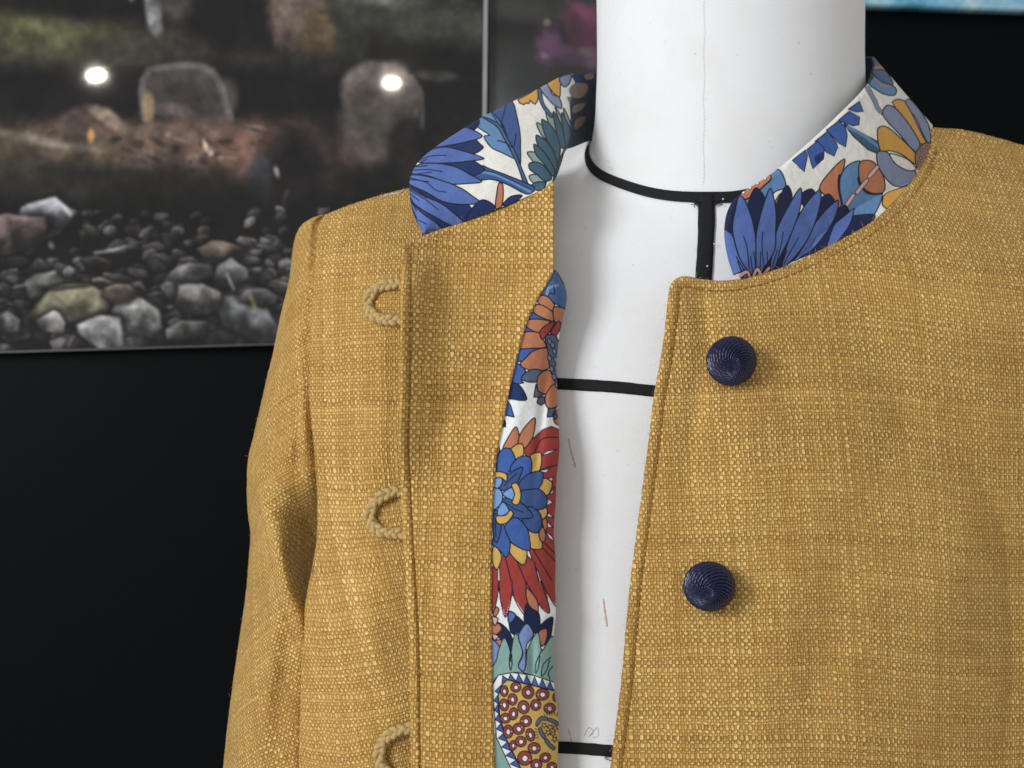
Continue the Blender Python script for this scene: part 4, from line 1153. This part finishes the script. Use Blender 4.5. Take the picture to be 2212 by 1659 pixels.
    p.poly('peri', [(342, 302), (358, 243), (414, 280), (360, 354)])
    for g in [[(622, 432), (692, 403), (692, 502), (650, 560)], [(195, 362), (262, 358), (288, 400), (240, 454), (195, 444)], [(212, 272), (238, 206), (264, 230), (230, 294)], [(226, 512), (288, 508), (272, 566)]]:
        p.poly('rust', g)
    for g in [[(200, 296), (254, 310), (225, 374)], [(200, 448), (260, 472), (220, 504)]]:
        p.poly('pink', g)
    p.poly('lav', [(190, 495), (274, 582), (242, 700), (190, 760)])
    p.poly('aqua', [(180, 790), (238, 690), (262, 590), (312, 486), (362, 600), (368, 700), (378, 580), (412, 446), (472, 540), (472, 640), (438, 730), (480, 788), (508, 700), (520, 590), (612, 436), (650, 600), (690, 540), (745, 470), (790, 600), (790, 920), (500, 804), (400, 798), (250, 834), (180, 930)], True, 1.3)
    p.poly('lav', [(446, 440), (516, 356), (574, 440), (562, 482), (512, 552), (504, 740), (482, 788), (438, 742), (478, 632), (438, 482)])
    for g in [[(368, 590), (355, 700), (368, 775), (382, 700), (372, 600)], [(650, 590), (595, 720), (595, 805), (620, 740), (630, 650)], [(730, 660), (660, 730), (650, 830), (690, 780), (720, 690)], [(745, 740), (710, 800), (722, 860)]]:
        p.line(g, 1.3)
    p.poly('aqua', [(180, 1300), (260, 1390), (420, 1700), (420, 1900), (180, 1900)], False, 0)
    p.poly('white', [(205, 910), (255, 822), (380, 798), (560, 820), (760, 884), (790, 980), (560, 912), (340, 862), (290, 902), (256, 1002), (266, 1182), (330, 1402), (462, 1665), (560, 1900), (500, 1900), (372, 1665), (240, 1384), (215, 1100)], False, 1.3)
    inner = [(290, 902), (340, 862), (450, 886), (560, 912), (660, 936), (760, 964)]
    outer = [(262, 830), (340, 808), (450, 806), (560, 822), (660, 850), (760, 886)]
    ci, co = p.z, None
    a = spline(inner, 8); b = spline(outer, 8)
    for k in range(0, 7):
        mid = (b[k] + b[k + 1]) / 2
        p.poly('blue', [tuple(a[k]), tuple(mid * 0.92 + a[k] * 0.08), tuple(a[k + 1])], False, 1.2)
    inner = [(290, 905), (258, 1000), (264, 1180), (330, 1402), (460, 1665)]; outer = [(222, 930), (214, 1090), (226, 1220), (250, 1400), (378, 1665)]
    a = spline(inner, 10); b = spline(outer, 10)
    for k in range(0, 9):
        mid = (b[k] + b[k + 1]) / 2
        p.poly('blue', [tuple(a[k]), tuple(mid * 0.9 + a[k] * 0.1), tuple(a[k + 1])], False, 1.2)
    p.poly('gold', [(340, 864), (560, 914), (800, 972), (860, 1900), (560, 1900), (462, 1663), (332, 1402), (268, 1182), (258, 1002), (292, 904)], False, 1.3)
    r = np.random.RandomState(2)
    for (a, b, c, d2) in [(310, 965, 36, 50), (415, 930, 47, 45), (525, 975, 55, 57), (655, 995, 60, 52), (385, 1040, 42, 52), (310, 1090, 40, 55), (485, 1110, 52, 60), (595, 1090, 46, 50), (720, 1120, 52, 46), (320, 1210, 48, 45),
                          (393, 1170, 40, 55), (505, 1235, 52, 50), (440, 1305, 52, 52), (345, 1330, 45, 60), (545, 1360, 40, 58), (390, 1455, 35, 45), (460, 1420, 50, 48), (580, 1480, 55, 50), (495, 1570, 65, 65), (680, 1565, 50, 42),
                          (600, 1630, 50, 50), (740, 1650, 44, 44), (785, 1020, 38, 44)]:
        an = r.rand() * 40 - 20
        p.ell('wine', a, b, c, d2, 1.3, ang=an); p.ell('white', a + 2, b + 3, c * 0.40, d2 * 0.44, 1.1, ang=an)
    for k in range(26):
        t = 1.2 + k * 0.16
        cx, cy = 740 + 130 * math.cos(t + 1.6), 1330 + 150 * math.sin(t + 1.6)
        p.line([(cx, cy), (cx + 26 * math.cos(t + 1.6), cy + 26 * math.sin(t + 1.6))], 1.0)
    for g in [[(610, 1260), (640, 1215), (685, 1215)], [(635, 1310), (650, 1350), (670, 1380)], [(690, 1410), (720, 1450), (755, 1480)], [(720, 1225), (760, 1240), (785, 1260)]]:
        p.line(g, 5.0); p.line(g, 3.2, COLS['dgrey'])
    for (a, b) in [(670, 1275), (725, 1290), (705, 1340), (750, 1350), (770, 1300), (765, 1400)]:
        t = np.arange(10) * math.pi / 5; rr = np.where(np.arange(10) % 2 == 0, 30, 13)
        p.poly('yel', np.stack([a + rr * np.sin(t), b + rr * np.cos(t)], -1), False, 1.1)

# --- floral lining beyond the facing
E_left = [(1200, 583), (1180, 612), (1158, 648), (1136, 695), (1117, 760), (1101, 820), (1085, 900), (1071, 970), (1063, 1050), (1058, 1150), (1057, 1250), (1057, 1350), (1059, 1450), (1061, 1550), (1065, 1659), (1069, 1800)]
E_right = [(1203, 588), (1216, 615), (1222, 642), (1219, 668), (1210, 700), (1205, 730), (1203, 790), (1203, 850), (1205, 950), (1201, 1050), (1197, 1150), (1197, 1250), (1198, 1330), (1195, 1420), (1196, 1480), (1203, 1560), (1205, 1659), (1205, 1800)]
n, m = 900, 100
Lc, Rc = spline(E_left, n), spline(E_right, n)
Rc[:, 0] += 1.6 * np.sin(Rc[:, 1] / 47.0) + 1.0 * np.sin(Rc[:, 1] / 19.0 + 1.0)
u = np.linspace(0, 1, m)[None, :]
gx = Lc[:, 0:1] * (1 - u) + Rc[:, 0:1] * u; gy = Lc[:, 1:2] * (1 - u) + Rc[:, 1:2] * u
dl = facing_depth(Lc[:, 0], Lc[:, 1]) + 0.0012
d = dl[:, None] + 0.0015 * u + 0.0060 * u ** 4 + 0.0 * gx
d = d + 0.0016 * gauss(gx, gy, 1150, 1440, 10, 60, 0) - 0.0012 * gauss(gx, gy, 1120, 880, 20, 120, 10) + 0.0014 * gauss(gx, gy, 1170, 900, 10, 140, 6) + 0.001 * np.sin(gy / 60.0) * u
d = np.minimum(d, form_depth(Rc[:, 0], Rc[:, 1])[:, None] - 0.0095)
# fold over at the right: the lining turns back round the fold and runs in behind
kk = 14
t = np.linspace(0, 1, kk + 1)[None, 1:]
rad = 0.0022
bx = Rc[:, 0:1] + (np.sin(t * math.pi) * 1.5 - 60 * smoothstep(0.5, 1.0, t)); by = Rc[:, 1:2] + 0 * t
bd = d[:, -1:] + rad * (1 - np.cos(t * math.pi))
GX = np.c_[gx, bx]; GY = np.c_[gy, by]; GD = np.c_[d, bd]
GD = np.minimum(GD, form_depth(GX, GY) - 0.0022)
pr = Print(np.c_[gx, np.repeat(gx[:, -1:], kk, 1)], GY, COLS['white'])
paint_lining(pr)
sheet('lining', P(GX, GY, GD), FLORAL, jacket, 0.0005, None, pr.c)

# --- stand collar, one long floral band: flared open on the left, round the back, down to its rounded right end
def collar_section(top, bot, n, rows, bulge, painter):
    # both edges run in step, control point by control point
    tp, bp = np.array(top), np.array(bot)
    seg = np.maximum(np.linalg.norm(np.diff(tp[:, :2], axis=0), axis=1), np.linalg.norm(np.diff(bp[:, :2], axis=0), axis=1))
    cum = np.r_[0, np.cumsum(seg)]
    q = np.interp(np.linspace(0, cum[-1], n), cum, np.arange(len(cum)))
    T = np.stack([spline_eval(np.arange(len(tp)) * 1.0, tp[:, k], q) for k in range(3)], -1)
    Bt = np.stack([spline_eval(np.arange(len(bp)) * 1.0, bp[:, k], q) for k in range(3)], -1)
    v = np.linspace(0, 1, rows)[:, None, None]
    G = Bt[None] * (1 - v) + T[None] * v
    gx, gy, d = G[..., 0], G[..., 1], G[..., 2]
    vv = v[..., 0]
    d = d - bulge * np.sin(vv * math.pi) * np.ones_like(gx)
    d = d + 0.0009 * gauss(gx, gy, 1000, 330, 24, 120, 30) - 0.0008 * gauss(gx, gy, 1100, 330, 30, 120, 20) + 0.0007 * gauss(gx, gy, 1740, 480, 16, 60, -30) - 0.0006 * gauss(gx, gy, 1830, 400, 30, 50, 30)
    d = d + 0.0012 * np.clip(1 - (1 - vv) * 24.0, 0, 1) ** 2
    d = np.where(d < 0.088, keep_off(gx, gy, d, 0.0035), d)
    pr = Print(gx, gy, CREAM); painter(pr)
    return P(gx, gy, d), pr.c

left_top = [(915, 506, .0265), (893, 462, .0285), (884, 412, .030), (889, 376, .0315), (910, 343, .034), (960, 304, .040), (1040, 254, .052), (1120, 213, .068), (1178, 183, .084), (1208, 167, .100), (1226, 161, .116), (1250, 158, .136), (1290, 156, .152), (1400, 152, .170), (1575, 150, .176)]
left_bot = [(917, 510, .0260), (945, 500, .0262), (975, 489, .0262), (1015, 474, .0262), (1060, 457, .0262), (1105, 439, .0265), (1150, 419, .027), (1180, 404, .028), (1199, 388, .034), (1212, 355, .048), (1222, 325, .062), (1238, 318, .095), (1290, 300, .150), (1400, 280, .176), (1575, 270, .182)]
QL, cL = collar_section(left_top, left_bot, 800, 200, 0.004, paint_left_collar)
right_top = [(1590, 592, .0135), (1577, 550, .0130), (1570, 500, .0125), (1577, 455, .0130), (1600, 424, .0150), (1660, 385, .0200), (1710, 345, .0255), (1765, 296, .0330), (1820, 243, .0430), (1862, 198, .0580), (1878, 166, .0780), (1884, 132, .104), (1868, 124, .128), (1780, 130, .162), (1575, 150, .176)]
right_bot = [(1603, 604, .0150), (1640, 596, .0160), (1680, 583, .0185), (1720, 567, .0215), (1770, 544, .0255), (1830, 512, .032), (1880, 484, .0385), (1925, 444, .047), (1962, 400, .0565), (1990, 352, .068), (2006, 310, .080), (2010, 284, .096), (1992, 268, .122), (1850, 266, .162), (1575, 270, .1792)]
right_bot = [(a, b, c + 0.0028) for (a, b, c) in right_bot]
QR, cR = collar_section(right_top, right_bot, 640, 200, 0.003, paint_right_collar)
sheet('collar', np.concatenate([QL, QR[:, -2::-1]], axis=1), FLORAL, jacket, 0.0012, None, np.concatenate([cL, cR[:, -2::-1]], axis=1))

# --- cord button loops (plaited)
def cord_loop(path):
    c = spline(path, 130)
    d = front_depth(c[:, 0], c[:, 1])
    base = P(c[:, 0], c[:, 1], d - 0.0020)
    t = np.gradient(base, axis=0); t /= np.linalg.norm(t, axis=1, keepdims=True)
    up = np.array([0, -1.0, 0]); side = np.cross(t, up); side /= np.linalg.norm(side, axis=1, keepdims=True)
    s = np.r_[0, np.cumsum(np.linalg.norm(np.diff(base, axis=0), axis=1))]
    parts = []
    for k in range(3):
        a = s / 0.0092 * 2 * math.pi + k * 2 * math.pi / 3
        off = side * (0.00142 * np.sin(a + 0.5 * np.sin(s * 700 + k)))[:, None] + up * (0.00066 * np.sin(2 * a))[:, None]
        parts.append(tube(base + off, 0.00122 * (1 + 0.10 * np.cos(2 * a)), 9))
    r = np.random.RandomState(int(path[0][1]))
    for k in range(340):                                       # fuzz
        i = r.randint(4, 126); v = r.randn(3); v /= np.linalg.norm(v); v[1] = -abs(v[1])
        p0 = base[i] + side[i] * 0.0018 * r.choice([-1, 1]) + up * 0.0003
        parts.append(tube(np.array([p0, p0 + v * 0.0008, p0 + v * 0.0014 + 0.0004 * r.randn(3)]), 0.00004, 4))
    return link('button_loop', make_mesh('button_loop', *join(parts)), CORD, jacket)
l1 = cord_loop([(885, 612), (855, 614), (825, 618), (803, 634), (795, 656), (803, 678), (825, 690), (855, 692), (885, 694)])
l2 = cord_loop([(880, 1058), (852, 1062), (828, 1071), (808, 1088), (799, 1112), (809, 1138), (830, 1150), (855, 1152), (880, 1153)])
l3 = cord_loop([(895, 1570), (862, 1578), (840, 1588), (824, 1608), (819, 1636), (830, 1662), (855, 1678), (890, 1682)])

# --- silk cord buttons
def silk_button(px, py, tilt_x, tilt_z, rad, seed):
    nr, na = 90, 420
    t = np.linspace(0, math.pi * 0.86, nr)[:, None]            # pole to underside
    a = np.linspace(0, 2 * math.pi, na, endpoint=False)[None, :]
    rho = np.sin(t)
    swirl = a + 2.9 * np.sqrt(np.clip(t / 1.6, 0, 1.3)) + 0.25 * t
    strands = 22
    ridge = np.abs(np.cos(swirl * strands / 2.0)) ** 0.7
    twist = 0.5 + 0.5 * np.cos(swirl * strands + t * 34.0)
    r = rad * (1 + (0.135 * ridge + 0.022 * twist) * smoothstep(0.02, 0.35, t) - 0.10)
    x = r * rho * np.cos(a); z = r * rho * np.sin(a); y = -r * np.cos(t) * 0.80
    V = np.stack([x, y, z], -1).reshape(-1, 3)
    cx, sx = math.cos(tilt_x), math.sin(tilt_x); cz, sz = math.cos(tilt_z), math.sin(tilt_z)
    V = V @ np.array([[1, 0, 0], [0, cx, sx], [0, -sx, cx]]) @ np.array([[cz, sz, 0], [-sz, cz, 0], [0, 0, 1]])
    surf = float(depthR(np.array([px]), np.array([py]))[0])
    o = P(np.array([float(px)]), np.array([float(py)]), np.array([surf - rad * 0.62]))[0]
    b = link('button', make_mesh('button', V + o, grid_faces(nr, na, wrap=True)), SILK, jacket)
    return b
silk_button(1580, 780, math.radians(16), math.radians(4), 0.0093, 1)
silk_button(1532, 1267, math.radians(22), math.radians(-12), 0.0094, 2)

# a pale thread caught on the shoulder
c = spline([(822, 428), (840, 420), (862, 417), (872, 410)], 24)
link('loose_thread', make_mesh('loose_thread', *tube(P(c[:, 0], c[:, 1], front_depth(c[:, 0], c[:, 1]) - 0.0006), 0.00022, 6)), SEAM, jacket)

# --- topstitching in the grooves of the turned edges, and the cloth's stray fibres
THREAD = plain('mustard_thread', (176, 124, 46), 0.7, 0.3, 1500.0, 0.3, 0)
FIBRE = plain('mustard_fibre', (236, 196, 118), 0.7, 0.3, 800.0, 0.2, 0)
def inset(curve, dist, n):
    c = spline(curve, n); t = np.gradient(c, axis=0); t /= np.linalg.norm(t, axis=1, keepdims=True)
    return c + np.stack([-t[:, 1], t[:, 0]], -1) * dist
def stitches(curve, depth, lift):
    seg = np.r_[0, np.cumsum(np.linalg.norm(np.diff(curve, axis=0), axis=1))]
    parts = []
    a = 4.0
    while a + 11 < seg[-1]:
        q = np.linspace(a, a + 11, 5)
        x = np.interp(q, seg, curve[:, 0]); y = np.interp(q, seg, curve[:, 1])
        dd = depth(x, y) + lift - 0.0003 * np.sin(np.linspace(0, math.pi, 5))
        parts.append(tube(P(x, y, dd), 0.00020, 6)); a += 15.5
    return parts
parts = stitches(inset(R_left, -23.5, 500), lambda x, y: keep_off(x, y, depthR(x, y), 0.006), 0.0003)
parts += stitches(inset(R_top[3:13], 22.0, 400), lambda x, y: keep_off(x, y, depthR(x, y), 0.006), 0.0001)
o = link('topstitching', make_mesh('topstitching', *join(parts)), THREAD, panelR); o['kind'] = 'stuff'
parts = stitches(inset(D_left, -21.0, 500), facing_depth, 0.0007)
o = link('topstitching', make_mesh('topstitching', *join(parts)), THREAD, panelD); o['kind'] = 'stuff'
r = np.random.RandomState(21)
parts = []
def hairs(curve, depth, count, push):
    c = spline(curve, 600)
    for k in range(count):
        i = r.randint(5, 595); x, y = c[i] + r.randn(2) * 1.2
        if not (-20 < x < 2240 and -20 < y < 1700):
            continue
        d0 = float(depth(np.array([x]), np.array([y]))[0]) - 0.0008
        p0 = P(np.array([x]), np.array([y]), np.array([d0]))[0]
        v = np.array([push[0] + 0.6 * r.randn(), -0.3 - 0.5 * r.rand(), push[1] + 0.6 * r.randn()]); v *= (0.0007 + 0.0015 * r.rand() ** 2) / np.linalg.norm(v)
        w = r.randn(3) * 0.0004
        parts.append(tube(spline(np.array([p0, p0 + v * 0.5 + w, p0 + v + 1.5 * w]), 6), 0.000035, 4))
hairs(R_left, lambda x, y: keep_off(x, y, depthR(x, y), 0.006), 110, (-1, 0))
hairs(R_top[:13], lambda x, y: keep_off(x, y, depthR(x, y), 0.006), 70, (-0.3, 1))
hairs(D_left, facing_depth, 60, (-1, 0))
hairs(D_top, facing_depth, 40, (0, 1))
hairs(S_left[3:], lambda x, y: 0.104 + 0 * x, 30, (-0.5, 0))
hairs(F_top, front_depth, 30, (0, 1))
o = link('stray_fibres', make_mesh('stray_fibres', *join(parts)), FIBRE, jacket); o['kind'] = 'stuff'
